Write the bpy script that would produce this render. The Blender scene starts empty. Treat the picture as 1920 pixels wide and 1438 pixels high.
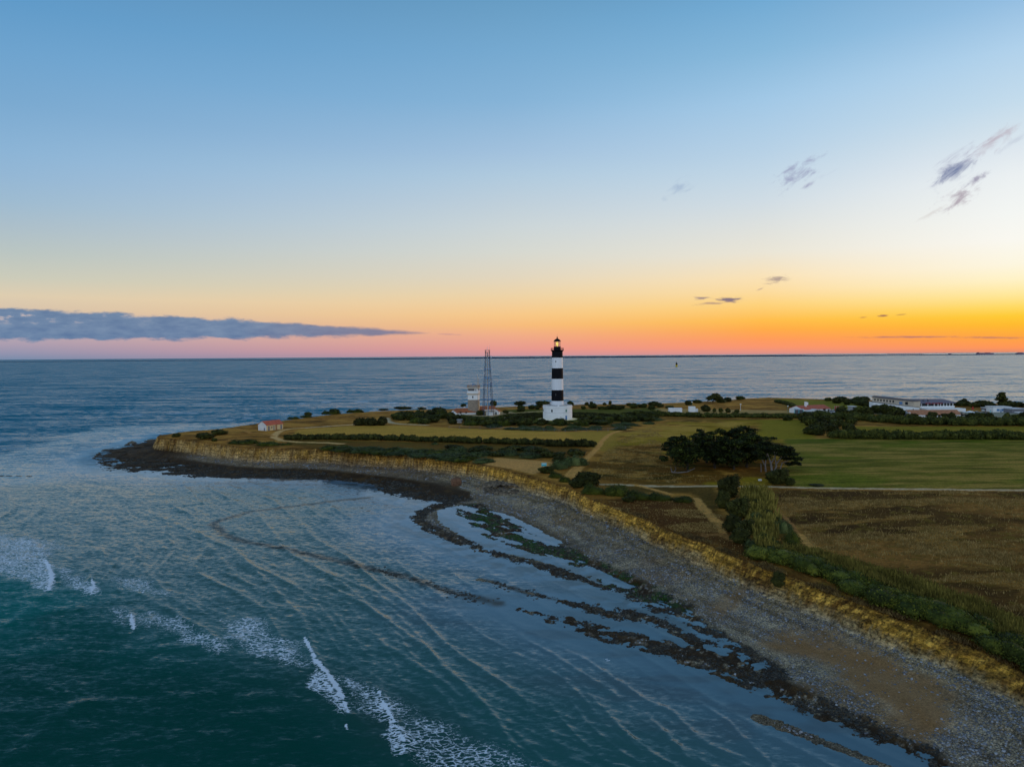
import bpy, math, random
import numpy as np
from mathutils import Vector, Matrix
random.seed(7); RNG = np.random.default_rng(7)
scene = bpy.context.scene
COL = scene.collection
R = math.radians

# ------------------------------------------------------------------ camera
CAM_Z = 42.8
PITCH = R(2.236); ROLL = R(0.418); F = 1332.0; W, H = 1920.0, 1438.0
cam_d = bpy.data.cameras.new('camera'); cam = bpy.data.objects.new('camera', cam_d); COL.objects.link(cam)
cam_d.sensor_width = 36; cam_d.lens = 36 * F / W
cam_d.clip_start = 1; cam_d.clip_end = 200000
ROT = Matrix.Rotation(R(90) - PITCH, 4, 'X') @ Matrix.Rotation(-ROLL, 4, 'Z')
cam.matrix_world = Matrix.Translation((0, 0, CAM_Z)) @ ROT
scene.camera = cam

def ray(px, py):
    v = Vector(((px - W / 2) / F, -(py - H / 2) / F, -1.0))
    return (ROT.to_3x3() @ v)
def at(px, py, z=0.0):
    d = ray(px, py); t = (z - CAM_Z) / d.z
    return Vector((d.x * t, d.y * t, z))

# ------------------------------------------------------------------ light and exposure
scene.view_settings.view_transform = 'Standard'
try: scene.view_settings.look = 'None'
except Exception: pass
scene.view_settings.exposure = 0; scene.view_settings.gamma = 1

def lin(c): 
    c = c / 255.0
    return c / 12.92 if c <= 0.04045 else ((c + 0.055) / 1.055) ** 2.4
def srgb(r, g, b): return (lin(r), lin(g), lin(b), 1.0)

class NT:
    """small helper for writing node trees"""
    def __init__(self, tree): self.t = tree; self.n = tree.nodes; self.l = tree.links
    def new(self, typ, **kw):
        nd = self.n.new(typ)
        for k, v in kw.items(): setattr(nd, k, v)
        return nd
    def put(self, sock, v):
        if hasattr(v, 'is_output') or isinstance(v, bpy.types.NodeSocket): self.l.new(v, sock)
        else: sock.default_value = v
    def m(self, op, a, b=0.0, c=0.0, clamp=False):
        nd = self.new('ShaderNodeMath', operation=op, use_clamp=clamp)
        self.put(nd.inputs[0], a); self.put(nd.inputs[1], b)
        if op in ('MULTIPLY_ADD', 'SMOOTH_MIN', 'SMOOTH_MAX'): self.put(nd.inputs[2], c)
        return nd.outputs[0]
    def mapr(self, v, a, b, c=0.0, d=1.0, smooth=False):
        nd = self.new('ShaderNodeMapRange'); nd.interpolation_type = 'SMOOTHSTEP' if smooth else 'LINEAR'
        self.put(nd.inputs[0], v); self.put(nd.inputs[1], a); self.put(nd.inputs[2], b); self.put(nd.inputs[3], c); self.put(nd.inputs[4], d)
        return nd.outputs[0]
    def mix(self, f, a, b, mode='MIX'):
        nd = self.new('ShaderNodeMix', data_type='RGBA', blend_type=mode)
        self.put(nd.inputs[0], f); self.put(nd.inputs[6], a); self.put(nd.inputs[7], b)
        return nd.outputs[2]
    def noise(self, vec, scale, detail=4, rough=0.55, dist=0.0):
        nd = self.new('ShaderNodeTexNoise'); self.l.new(vec, nd.inputs['Vector'])
        nd.inputs['Scale'].default_value = scale; nd.inputs['Detail'].default_value = detail
        nd.inputs['Roughness'].default_value = rough; nd.inputs['Distortion'].default_value = dist
        return nd.outputs[0]
    def mapping(self, vec, scale=(1, 1, 1), rot=(0, 0, 0), loc=(0, 0, 0)):
        nd = self.new('ShaderNodeMapping'); self.l.new(vec, nd.inputs[0])
        nd.inputs[1].default_value = loc; nd.inputs[2].default_value = rot; nd.inputs[3].default_value = scale
        return nd.outputs[0]

world = bpy.data.worlds.new('World'); scene.world = world; world.use_nodes = True
world.node_tree.nodes.clear(); N = NT(world.node_tree)
tc = N.new('ShaderNodeTexCoord'); sep = N.new('ShaderNodeSeparateXYZ'); N.l.new(tc.outputs['Generated'], sep.inputs[0])
dx, dy, dz = sep.outputs
SPAN = 0.62
def ramp(px, samples, zen):
    nd = N.new('ShaderNodeValToRGB'); els = nd.color_ramp.elements
    pts = []
    for (py, c) in samples:
        d = ray(px, py).normalized(); pts.append((max(0.0, d.z) / SPAN, srgb(*c)))
    pts.append((0.85, zen)); pts.append((1.0, tuple(x * 0.8 for x in zen[:3]) + (1,)))
    pts.sort(key=lambda p: p[0])
    while len(els) < len(pts): els.new(0.5)
    for e, (p, c) in zip(els, pts): e.position = p; e.color = c
    N.l.new(N.m('DIVIDE', dz, SPAN, clamp=True), nd.inputs[0])
    return nd.outputs[0]
zen = (0.075, 0.19, 0.36, 1)
rL = ramp(30, [(676, (122, 140, 170)), (662, (148, 148, 174)), (645, (172, 158, 176)), (615, (196, 176, 178)), (580, (216, 196, 172)), (555, (222, 205, 176)), (520, (203, 203, 186)), (473, (186, 197, 194)), (425, (172, 191, 202)), (378, (158, 187, 209)), (330, (148, 183, 213)), (285, (140, 180, 214)), (190, (122, 169, 208)), (95, (110, 163, 206)), (0, (96, 154, 200))], zen)
rM = ramp(960, [(666, (206, 150, 156)), (655, (230, 154, 144)), (630, (240, 172, 136)), (610, (246, 188, 125)), (590, (247, 200, 137)), (555, (238, 211, 166)), (520, (226, 214, 190)), (473, (214, 216, 208)), (425, (203, 213, 216)), (378, (190, 207, 219)), (330, (176, 202, 222)), (285, (162, 193, 221)), (190, (134, 179, 215)), (95, (118, 169, 208)), (0, (104, 157, 196))], zen)
rR = ramp(1430, [(664, (214, 146, 140)), (652, (250, 150, 112)), (636, (255, 156, 92)), (618, (255, 171, 74)), (600, (255, 190, 78)), (570, (254, 211, 125)), (545, (252, 220, 160)), (520, (250, 226, 182)), (473, (234, 229, 214)), (425, (222, 225, 222)), (378, (208, 220, 228)), (330, (195, 215, 230)), (285, (183, 209, 230)), (190, (162, 200, 230)), (95, (135, 184, 219)), (0, (114, 170, 211))], zen)
rE = ramp(1890, [(664, (222, 140, 110)), (652, (255, 150, 88)), (632, (255, 165, 66)), (610, (255, 186, 48)), (592, (254, 203, 55)), (575, (255, 218, 100)), (552, (255, 232, 155)), (525, (255, 242, 198)), (495, (253, 246, 224)), (450, (250, 248, 240)), (400, (244, 246, 243)), (330, (235, 240, 242)), (285, (223, 232, 239)), (237, (209, 225, 236)), (190, (195, 219, 236)), (95, (176, 209, 235)), (0, (148, 190, 225))], zen)
# anti-twilight side of the sky, behind the viewpoint
nb = N.new('ShaderNodeValToRGB'); els = nb.color_ramp.elements
BK = [(0.0, (0.85, 0.95, 1.12, 1)), (0.25, (1.0, 1.22, 1.5, 1)), (0.6, (0.50, 0.68, 0.95, 1)), (1.0, (0.07, 0.17, 0.32, 1))]
while len(els) < 4: els.new(0.5)
for e, (p, c) in zip(els, BK): e.position = p; e.color = c
N.l.new(N.m('DIVIDE', dz, 0.9, clamp=True), nb.inputs[0]); rB = nb.outputs[0]
az = N.m('ARCTAN2', dx, dy)
col = N.mix(N.mapr(az, R(-34.9), 0.0), rL, rM)
col = N.mix(N.mapr(az, 0.0, R(19.4)), col, rR)
col = N.mix(N.mapr(az, R(19.4), R(34.9)), col, rE)
absaz = N.m('ABSOLUTE', N.m('SUBTRACT', az, R(10)))
col = N.mix(N.mapr(absaz, R(60), R(130), smooth=True), col, rB)
# afterglow where the sun has just gone down, to the right of the view
ga = N.m('DIVIDE', N.m('SUBTRACT', az, R(68)), R(12)); ge = N.m('DIVIDE', N.m('SUBTRACT', dz, 0.04), 0.12)
g = N.m('POWER', 2.718, N.m('MULTIPLY', N.m('ADD', N.m('MULTIPLY', ga, ga), N.m('MULTIPLY', ge, ge)), -1.0))
glow = N.mix(g, (0, 0, 0, 1), (1.6, 0.75, 0.22, 1)); col = N.mix(1.0, col, glow, 'ADD')
# clouds, in directions of the sky
ysafe = N.m('MAXIMUM', dy, 0.05)
cu = N.m('DIVIDE', dx, ysafe); cv = N.m('DIVIDE', dz, ysafe)
cmb = N.new('ShaderNodeCombineXYZ'); N.l.new(cu, cmb.inputs[0]); N.l.new(cv, cmb.inputs[1]); uv = cmb.outputs[0]
front = N.m('GREATER_THAN', dy, 0.06)
def uvpx(px, py): d = ray(px, py); return d.x / d.y, d.z / d.y
nzA = N.noise(N.mapping(uv, scale=(22, 70, 1)), 1.0, 8, 0.62)
uvr = N.mapping(uv, rot=(0, 0, R(-33)))
nzB = N.noise(N.mapping(uvr, scale=(40, 100, 1)), 1.0, 9, 0.68, 0.5)
nzC = N.noise(N.mapping(uvr, scale=(22, 70, 1), loc=(3, 1, 0)), 1.0, 10, 0.70, 0.7)
nzD = N.noise(N.mapping(uv, scale=(60, 300, 1)), 1.0, 7, 0.62, 0.5)
def cloud(px, py, lu, lv, ang, col_, nz, amount, dens, soft=0.35):
    """elliptic wisp at a direction; lu, lv in picture-independent tangent units"""
    global col
    u0, v0 = uvpx(px, py); a = R(ang); c, s = math.cos(a), math.sin(a)
    du = N.m('SUBTRACT', cu, u0); dv = N.m('SUBTRACT', cv, v0)
    p = N.m('DIVIDE', N.m('ADD', N.m('MULTIPLY', du, c), N.m('MULTIPLY', dv, s)), lu)
    q = N.m('DIVIDE', N.m('SUBTRACT', N.m('MULTIPLY', dv, c), N.m('MULTIPLY', du, s)), lv)
    r = N.m('SQRT', N.m('ADD', N.m('MULTIPLY', p, p), N.m('MULTIPLY', q, q)))
    f = N.m('ADD', N.m('SUBTRACT', 1.0, r), N.m('MULTIPLY', N.m('SUBTRACT', nz, 0.5), amount))
    f = N.m('MULTIPLY', N.mapr(f, 0.15, 0.15 + soft, smooth=True), N.m('MULTIPLY', dens, front))
    col = N.mix(f, col, col_)
k = 1 / F
G1 = srgb(128, 138, 172); G2 = srgb(150, 138, 150); G3 = srgb(160, 165, 190)
cloud(1800, 316, 92 * k, 36 * k, 33, srgb(176, 178, 198), nzC, 3.8, 0.85, 1.3)
cloud(1796, 318, 66 * k, 20 * k, 28, srgb(108, 122, 160), nzC, 2.6, 0.95, 1.1)
cloud(1858, 272, 76 * k, 20 * k, 37, srgb(188, 178, 190), nzC, 3.6, 0.85, 1.2)
cloud(1905, 262, 60 * k, 8 * k, 34, G3, nzC, 3.6, 0.25, 1.0)
cloud(1832, 336, 38 * k, 9 * k, 28, srgb(150, 145, 168), nzB, 3.2, 0.85, 1.0)
cloud(1798, 372, 58 * k, 21 * k, 30, srgb(170, 158, 170), nzB, 3.6, 0.9, 1.2)
cloud(1750, 398, 46 * k, 6 * k, 27, srgb(205, 198, 195), nzC, 3.2, 0.5, 1.0)
cloud(1494, 326, 58 * k, 27 * k, 34, srgb(154, 160, 190), nzB, 4.0, 0.9, 1.2)
cloud(1518, 346, 22 * k, 6 * k, 30, srgb(158, 160, 188), nzC, 2.8, 0.8, 1.0)
cloud(1545, 330, 34 * k, 8 * k, 20, srgb(180, 190, 210), nzC, 3.4, 0.35, 1.0)
cloud(1276, 352, 36 * k, 17 * k, 24, srgb(150, 172, 202), nzB, 3.8, 0.55, 1.2)
cloud(1368, 562, 36 * k, 7 * k, 0, srgb(125, 110, 128), nzD, 1.8, 0.95, 0.7)
cloud(1317, 559, 24 * k, 4 * k, 0, srgb(150, 130, 135), nzD, 2.4, 0.85, 0.8)
cloud(1335, 569, 46 * k, 4 * k, 4, srgb(170, 140, 130), nzD, 2.4, 0.7, 0.8)
cloud(1456, 524, 34 * k, 10 * k, 8, srgb(165, 145, 140), nzD, 2.2, 0.85, 0.8)
cloud(1426, 542, 12 * k, 3 * k, 22, srgb(185, 160, 145), nzD, 2.0, 0.7, 0.8)
cloud(1655, 592, 16 * k, 3.4 * k, 6, srgb(160, 110, 90), nzD, 1.6, 0.95, 0.7)
cloud(1618, 595, 14 * k, 2.2 * k, 4, srgb(190, 130, 85), nzD, 1.6, 0.7, 0.8)
cloud(1690, 590, 16 * k, 2.2 * k, 4, srgb(190, 140, 85), nzD, 1.6, 0.7, 0.8)
cloud(1700, 632, 160 * k, 3.6 * k, 0, srgb(180, 118, 112), nzD, 1.3, 0.9, 0.9)
cloud(1860, 633, 130 * k, 3.6 * k, -1, srgb(188, 124, 105), nzD, 1.3, 0.85, 0.9)
cloud(845, 627, 34 * k, 2.6 * k, -2, srgb(200, 150, 145), nzD, 2.0, 0.7, 0.8)
# the long bank on the left
uA, vA = uvpx(0, 607.5); uB, vB = uvpx(812, 625)
vc = N.mapr(cu, uA, uB, vA, vB)
nd = vc.node; nd.clamp = False
th = N.m('MULTIPLY', N.m('POWER', N.m('MAXIMUM', N.m('DIVIDE', N.m('SUBTRACT', uB, cu), uB - uA), 0.0), 0.62), 33 * k)
dd = N.m('SUBTRACT', cv, vc)
q = N.m('SUBTRACT', th, N.m('ABSOLUTE', dd))
q = N.m('ADD', N.m('DIVIDE', q, 9 * k), N.m('MULTIPLY', N.m('SUBTRACT', nzA, 0.5), N.m('MINIMUM', N.m('DIVIDE', th, 6 * k), 3.2)))
bank = N.m('MULTIPLY', N.mapr(q, 0.0, 0.8, smooth=True), front)
inner = N.noise(N.mapping(uv, scale=(30, 110, 1), loc=(4, 2, 0)), 1.0, 6, 0.6)
shade = N.mix(N.mapr(inner, 0.30, 0.70), srgb(80, 115, 156), srgb(112, 140, 172))
hi = N.m('MULTIPLY', N.mapr(inner, 0.56, 0.66), N.m('MULTIPLY', N.mapr(dd, -2 * k, 12 * k), N.mapr(cu, uA, uvpx(320, 600)[0], 1.0, 0.0)))
shade = N.mix(N.m('MULTIPLY', hi, 0.9), shade, srgb(212, 192, 186))
shade = N.mix(N.mapr(cu, uvpx(450, 600)[0], uB), shade, srgb(128, 122, 146))
col = N.mix(N.m('MULTIPLY', bank, 0.93), col, shade)
bg = N.new('ShaderNodeBackground'); N.l.new(col, bg.inputs[0]); bg.inputs[1].default_value = 1.0
out = N.new('ShaderNodeOutputWorld'); N.l.new(bg.outputs[0], out.inputs[0])
world.cycles.sampling_method = 'MANUAL'; world.cycles.sample_map_resolution = 1024

sun_d = bpy.data.lights.new('sun', 'SUN'); sun_d.energy = 0.6; sun_d.angle = R(12); sun_d.color = (1.0, 0.55, 0.28)
sun = bpy.data.objects.new('sun', sun_d); COL.objects.link(sun)
az_s, el_s = R(58), R(4)
sd = Vector((math.sin(az_s) * math.cos(el_s), math.cos(az_s) * math.cos(el_s), math.sin(el_s)))
sun.rotation_euler = sd.to_track_quat('Z', 'Y').to_euler(); sun.location = (200, 200, 200)

# ------------------------------------------------------------------ tagging and mesh helpers
def tag(o, label=None, cat=None, group=None, kind=None):
    if label: o['label'] = label
    if cat: o['category'] = cat
    if group: o['group'] = group
    if kind: o['kind'] = kind
    return o
def empty(name, loc, rz=0.0, label=None, cat=None, group=None):
    o = bpy.data.objects.new(name, None); COL.objects.link(o); o.location = loc; o.rotation_euler = (0, 0, rz)
    o.empty_display_size = 0.5
    return tag(o, label, cat, group)
def link(name, me, mat=None, parent=None, loc=None, rz=0.0):
    o = bpy.data.objects.new(name, me); COL.objects.link(o)
    if mat is not None and len(me.materials) == 0: me.materials.append(mat)
    if parent is not None: o.parent = parent
    if loc is not None: o.location = loc; o.rotation_euler = (0, 0, rz)
    return o
def np_mesh(name, V, Fq, nper=4):
    me = bpy.data.meshes.new(name); V = np.asarray(V, dtype=np.float32); Fq = np.asarray(Fq, dtype=np.int32).reshape(-1, nper)
    me.vertices.add(len(V)); me.vertices.foreach_set('co', V.ravel())
    me.loops.add(Fq.size); me.loops.foreach_set('vertex_index', Fq.ravel())
    me.polygons.add(len(Fq)); me.polygons.foreach_set('loop_start', np.arange(0, Fq.size, nper, dtype=np.int32))
    me.update(calc_edges=True)
    return me
def add_col(me, name, rgb):
    a = me.color_attributes.new(name, 'FLOAT_COLOR', 'POINT'); arr = np.ones((len(me.vertices), 4), dtype=np.float32); arr[:, :3] = rgb
    a.data.foreach_set('color', arr.ravel())
def add_f(me, name, v):
    a = me.attributes.new(name, 'FLOAT', 'POINT'); a.data.foreach_set('value', np.asarray(v, dtype=np.float32))
def smooth(me): me.polygons.foreach_set('use_smooth', np.ones(len(me.polygons), dtype=bool))

class MB:
    """collects boxes, prisms, tubes; build() links them as one object"""
    def __init__(s): s.v = []; s.f = []
    def add(s, vs, fs):
        n = len(s.v); s.v += [tuple(v) for v in vs]; s.f += [tuple(i + n for i in f) for f in fs]
    def box(s, x0, x1, y0, y1, z0, z1):
        s.add([(x0, y0, z0), (x1, y0, z0), (x1, y1, z0), (x0, y1, z0), (x0, y0, z1), (x1, y0, z1), (x1, y1, z1), (x0, y1, z1)],
              [(3, 2, 1, 0), (4, 5, 6, 7), (0, 1, 5, 4), (1, 2, 6, 5), (2, 3, 7, 6), (3, 0, 4, 7)])
        return s
    def hexa(s, p): s.add(p, [(3, 2, 1, 0), (4, 5, 6, 7), (0, 1, 5, 4), (1, 2, 6, 5), (2, 3, 7, 6), (3, 0, 4, 7)]); return s
    def gable(s, x0, x1, y0, y1, z0, z1, ridge='x', hip=0.0):
        """triangular prism roof / gable body with ridge along x or y"""
        if ridge == 'x':
            ym = (y0 + y1) / 2
            s.add([(x0, y0, z0), (x1, y0, z0), (x1, y1, z0), (x0, y1, z0), (x0 + hip, ym, z1), (x1 - hip, ym, z1)],
                  [(3, 2, 1, 0), (0, 1, 5, 4), (2, 3, 4, 5), (0, 4, 3), (1, 2, 5)])
        else:
            xm = (x0 + x1) / 2
            s.add([(x0, y0, z0), (x1, y0, z0), (x1, y1, z0), (x0, y1, z0), (xm, y0 + hip, z1), (xm, y1 - hip, z1)],
                  [(3, 2, 1, 0), (0, 1, 4), (2, 3, 5), (1, 2, 5, 4), (3, 0, 4, 5)])
        return s
    def tube(s, a, b, ra, rb=None, n=8, caps=True):
        rb = ra if rb is None else rb; a = Vector(a); b = Vector(b); d = (b - a).normalized()
        u = d.orthogonal().normalized(); w = d.cross(u)
        vs = [a + (u * math.cos(2 * math.pi * i / n) + w * math.sin(2 * math.pi * i / n)) * ra for i in range(n)]
        vs += [b + (u * math.cos(2 * math.pi * i / n) + w * math.sin(2 * math.pi * i / n)) * rb for i in range(n)]
        fs = [(i, (i + 1) % n, n + (i + 1) % n, n + i) for i in range(n)]
        if caps: fs += [tuple(range(n - 1, -1, -1)), tuple(range(n, 2 * n))]
        s.add(vs, fs); return s
    def lathe(s, prof, n=48, c=(0, 0), a0=0.0):
        k = len(prof); vs = []
        for (r, z) in prof:
            for i in range(n):
                t = a0 + 2 * math.pi * i / n; vs.append((c[0] + r * math.cos(t), c[1] + r * math.sin(t), z))
        fs = [(j * n + i, j * n + (i + 1) % n, (j + 1) * n + (i + 1) % n, (j + 1) * n + i) for j in range(k - 1) for i in range(n)]
        fs += [tuple(range(n - 1, -1, -1)), tuple((k - 1) * n + i for i in range(n))]
        s.add(vs, fs); return s
    def mesh(s, name):
        me = bpy.data.meshes.new(name); me.from_pydata(s.v, [], s.f); me.update(); return me
    def build(s, name, mat, parent=None, loc=None, rz=0.0, sm=False):
        me = s.mesh(name)
        if sm:
            smooth(me)
            try: me.set_sharp_from_angle(angle=R(35))
            except Exception: pass
        return link(name, me, mat, parent, loc, rz)

# ------------------------------------------------------------------ numpy noise and distances
def _hash(ix, iy, seed):
    h = (ix.astype(np.int64) * 374761393 + iy.astype(np.int64) * 668265263 + seed * 1442695041) & 0x7fffffff
    h = ((h ^ (h >> 13)) * 1274126177) & 0x7fffffff
    return ((h ^ (h >> 16)) & 0xffff) / 65535.0
def vnoise(x, y, seed=0):
    ix = np.floor(x); iy = np.floor(y); fx = x - ix; fy = y - iy
    fx = fx * fx * (3 - 2 * fx); fy = fy * fy * (3 - 2 * fy)
    a = _hash(ix, iy, seed); b = _hash(ix + 1, iy, seed); c = _hash(ix, iy + 1, seed); d = _hash(ix + 1, iy + 1, seed)
    return (a * (1 - fx) + b * fx) * (1 - fy) + (c * (1 - fx) + d * fx) * fy
def fbm(x, y, octaves=4, seed=0, gain=0.5):
    s = np.zeros_like(x); a = 1.0; t = 0.0
    for o in range(octaves):
        c, sn = math.cos(0.7 * o), math.sin(0.7 * o)
        s += a * vnoise((x * c - y * sn) * 2 ** o + 17.3 * o, (x * sn + y * c) * 2 ** o - 9.1 * o, seed + o); t += a; a *= gain
    return s / t
def sstep(a, b, x): 
    t = np.clip((x - a) / (b - a), 0, 1); return t * t * (3 - 2 * t)
def seg_dist(x, y, pts):
    d = np.full(x.shape, 1e9)
    for (ax, ay), (bx, by) in zip(pts[:-1], pts[1:]):
        vx, vy = bx - ax, by - ay; L2 = vx * vx + vy * vy + 1e-9
        t = np.clip(((x - ax) * vx + (y - ay) * vy) / L2, 0, 1)
        d = np.minimum(d, (x - ax - t * vx) ** 2 + (y - ay - t * vy) ** 2)
    return np.sqrt(d)
def inside(x, y, pts):
    ins = np.zeros(x.shape, dtype=bool)
    for (ax, ay), (bx, by) in zip(pts, pts[1:] + pts[:1]):
        if ay == by: continue
        c = ((ay > y) != (by > y)) & (x < (bx - ax) * (y - ay) / (by - ay) + ax); ins ^= c
    return ins
def sdf(x, y, pts, margin=40.0):
    """signed distance, positive inside; beyond margin of the bounding box it is just -margin"""
    xs = [p[0] for p in pts]; ys = [p[1] for p in pts]
    near = (x > min(xs) - margin) & (x < max(xs) + margin) & (y > min(ys) - margin) & (y < max(ys) + margin)
    outv = np.full(x.shape, -float(margin)); xn = x[near]; yn = y[near]
    if xn.size:
        d = seg_dist(xn, yn, pts + [pts[0]]); outv[near] = np.where(inside(xn, yn, pts), d, -d)
    return outv
def pdist(x, y, pts, margin=30.0):
    xs = [p[0] for p in pts]; ys = [p[1] for p in pts]
    near = (x > min(xs) - margin) & (x < max(xs) + margin) & (y > min(ys) - margin) & (y < max(ys) + margin)
    outv = np.full(x.shape, float(margin)); outv[near] = np.minimum(seg_dist(x[near], y[near], pts), margin); return outv

# ------------------------------------------------------------------ lie of the land
def zland_np(x, y):
    d = np.hypot(x, y)
    z = 7.5 - 2.3 * (1 - sstep(85, 260, d))
    z = z - 1.6 * sstep(40, 120, d * 0 + (-(x + 150) * 0.55 + 0)) * (y > 200)   # the point sinks a little to the west
    return z + 0.5 * (fbm(x / 40, y / 40, 3, 5) - 0.5) 
def zland(x, y): return float(zland_np(np.array([x * 1.0]), np.array([y * 1.0]))[0])
def land(px, py):
    z = 7.0
    for _ in range(8): p = at(px, py, z); z = zland(p.x, p.y)
    return Vector((p.x, p.y, z))
def LP(pts): return [tuple(land(*p)[:2]) for p in pts]
def SP(pts, z=0.0): return [tuple(at(p[0], p[1], z)[:2]) for p in pts]
def mpp(p): return (p.y) / F     # metres per photo pixel at that depth

CLIFF = [(299, 820), (330, 823), (370, 827), (408, 832), (465, 839), (522, 841), (580, 841), (640, 843), (700, 848), (762, 852), (825, 858), (875, 865), (919, 876), (960, 884), (1000, 894), (1030, 903),
         (1065, 914), (1104, 934), (1146, 948), (1198, 968), (1234, 986), (1286, 1004), (1338, 1027), (1390, 1047), (1443, 1069), (1476, 1079), (1539, 1104), (1607, 1129), (1695, 1160), (1770, 1188), (1832, 1213), (1882, 1238), (1920, 1260), (2050, 1325), (2250, 1430), (2500, 1560)]
FARC = [(2500, 775), (2200, 760), (1920, 757), (1800, 755), (1640, 750), (1540, 748), (1440, 745), (1400, 747), (1330, 752), (1215, 757), (1100, 758), (960, 762), (860, 766), (780, 768), (700, 771), (620, 777), (570, 783), (530, 788), (480, 794), (450, 798), (410, 804), (365, 807), (330, 811), (299, 816)]
PLAND = LP(CLIFF) + [(260, 40)] + LP(FARC)
S0 = [(300, 815), (296, 823), (278, 824), (262, 831), (247, 826), (233, 834), (212, 840), (193, 843), (178, 853), (173, 858), (184, 864), (180, 868), (190, 874), (188, 881), (206, 884), (227, 881), (246, 887), (265, 885), (308, 890), (365, 895), (437, 897), (508, 897), (551, 899), (608, 900), (660, 903), (700, 909), (720, 925), (775, 937), (822, 942), (797, 951), (778, 961), (772, 972), (776, 984), (794, 994), (825, 1007), (862, 1021), (900, 1037), (931, 1044), (962, 1054), (1012, 1071), (1044, 1082), (1091, 1092), (1122, 1101), (1169, 1116), (1187, 1126), (1206, 1135),
      (1200, 1145), (1169, 1142), (1140, 1136), (1106, 1129), (1075, 1126), (1050, 1124), (1028, 1122), (1044, 1129), (1066, 1135), (1106, 1149), (1153, 1163), (1200, 1168), (1247, 1181), (1290, 1207), (1231, 1196), (1169, 1182), (1106, 1166), (1059, 1155), (1012, 1146), (966, 1136), (930, 1130), (966, 1143), (1012, 1157), (1044, 1171), (1075, 1184), (1137, 1203), (1200, 1219), (1240, 1232), (1293, 1254), (1366, 1277), (1424, 1299), (1475, 1321), (1519, 1343), (1559, 1361), (1603, 1375), (1639, 1394), (1694, 1416), (1730, 1437), (1800, 1475), (1900, 1530), (2100, 1620), (2500, 1800), (2600, 1300), (1500, 900), (900, 840)]
P_S0 = SP(S0)
POOL1 = SP([(819, 958), (838, 951), (856, 950), (858, 970), (875, 986), (900, 1001), (934, 1014), (966, 1026), (997, 1037), (1028, 1046), (1059, 1054), (1091, 1066), (1115, 1074), (1091, 1073), (1044, 1061), (997, 1049), (950, 1038), (919, 1030), (885, 1013), (850, 996), (825, 980)])
POOL2 = SP([(944, 962), (962, 967), (981, 978), (1006, 990), (1031, 1004), (1066, 1020), (1044, 1018), (1019, 1011), (994, 996), (969, 980)], 0.1)
POOL3 = SP([(1218, 1148), (1262, 1153), (1320, 1172), (1330, 1178), (1290, 1170), (1240, 1160)])
POOL4 = SP([(1240, 1150), (1400, 1225), (1440, 1246), (1425, 1246), (1350, 1215), (1260, 1170)])
RIDGE_E = SP([(1424, 1347), (1475, 1364), (1512, 1378), (1548, 1393), (1585, 1407), (1639, 1429), (1720, 1462)])
REEF_W = SP([(60, 893), (20, 892.5), (-40, 892), (-100, 892)])
DARK1 = SP([(296, 823), (262, 826), (233, 833), (193, 843), (173, 857), (193, 883), (265, 887), (365, 895), (508, 897), (608, 900), (700, 909), (720, 925), (775, 937), (837, 945), (885, 940), (880, 928), (850, 915), (797, 898), (760, 888), (700, 884), (580, 881), (494, 876), (408, 867), (350, 856), (299, 841)], 0.4)
RIDGEA = SP([(840, 945), (800, 953), (782, 966), (780, 978), (803, 992), (835, 1006), (870, 1018), (900, 1031), (932, 1040), (966, 1049), (1000, 1059), (1031, 1070), (1075, 1082), (1122, 1095), (1169, 1108), (1200, 1121), (1231, 1136), (1262, 1146), (1300, 1162)])
GREEN = SP([(850, 950), (870, 946), (900, 950), (944, 965), (975, 985), (1020, 1010), (1070, 1035), (1137, 1062), (1200, 1092), (1262, 1122), (1300, 1142), (1290, 1150), (1231, 1135), (1169, 1110), (1106, 1084), (1044, 1058), (981, 1036), (919, 1012), (875, 988), (856, 970)])
DARK4 = SP([(1180, 1085), (1220, 1106), (1311, 1158), (1402, 1220), (1475, 1269), (1548, 1313), (1621, 1353), (1694, 1389), (1803, 1440), (1900, 1490), (1800, 1520), (1720, 1450), (1630, 1400), (1555, 1368), (1475, 1330), (1366, 1285), (1200, 1230), (1060, 1185), (925, 1130), (1028, 1110), (1120, 1130)])
SAND = SP([(1420, 1196), (1493, 1174), (1566, 1196), (1676, 1240), (1785, 1298), (1803, 1355), (1730, 1368), (1658, 1327), (1585, 1291), (1530, 1272), (1548, 1240), (1475, 1214)], 1.5)
SAND2 = SP([(1325, 1120), (1400, 1108), (1410, 1130), (1350, 1145)], 1.5)
KELP = [SP(q) for q in ([(401, 984), (408, 978), (436, 969), (465, 960), (522, 953), (580, 946), (637, 938), (690, 933)],
        [(401, 984), (419, 1002), (456, 1015), (547, 1031), (620, 1049), (700, 1068), (737, 1076), (784, 1090), (825, 1104), (875, 1117), (930, 1131)],
        [(900, 1086), (925, 1092), (950, 1100), (975, 1107), (1000, 1114), (1040, 1124)])]

GAIN = np.array([2.5, 2.0, 1.15])      # photo colour under this light -> albedo
def pc(r, g, b): return np.array([lin(r), lin(g), lin(b)]) * GAIN
def pw(r, g, b): return np.array([lin(r), lin(g), lin(b)]) * 1.5

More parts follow.
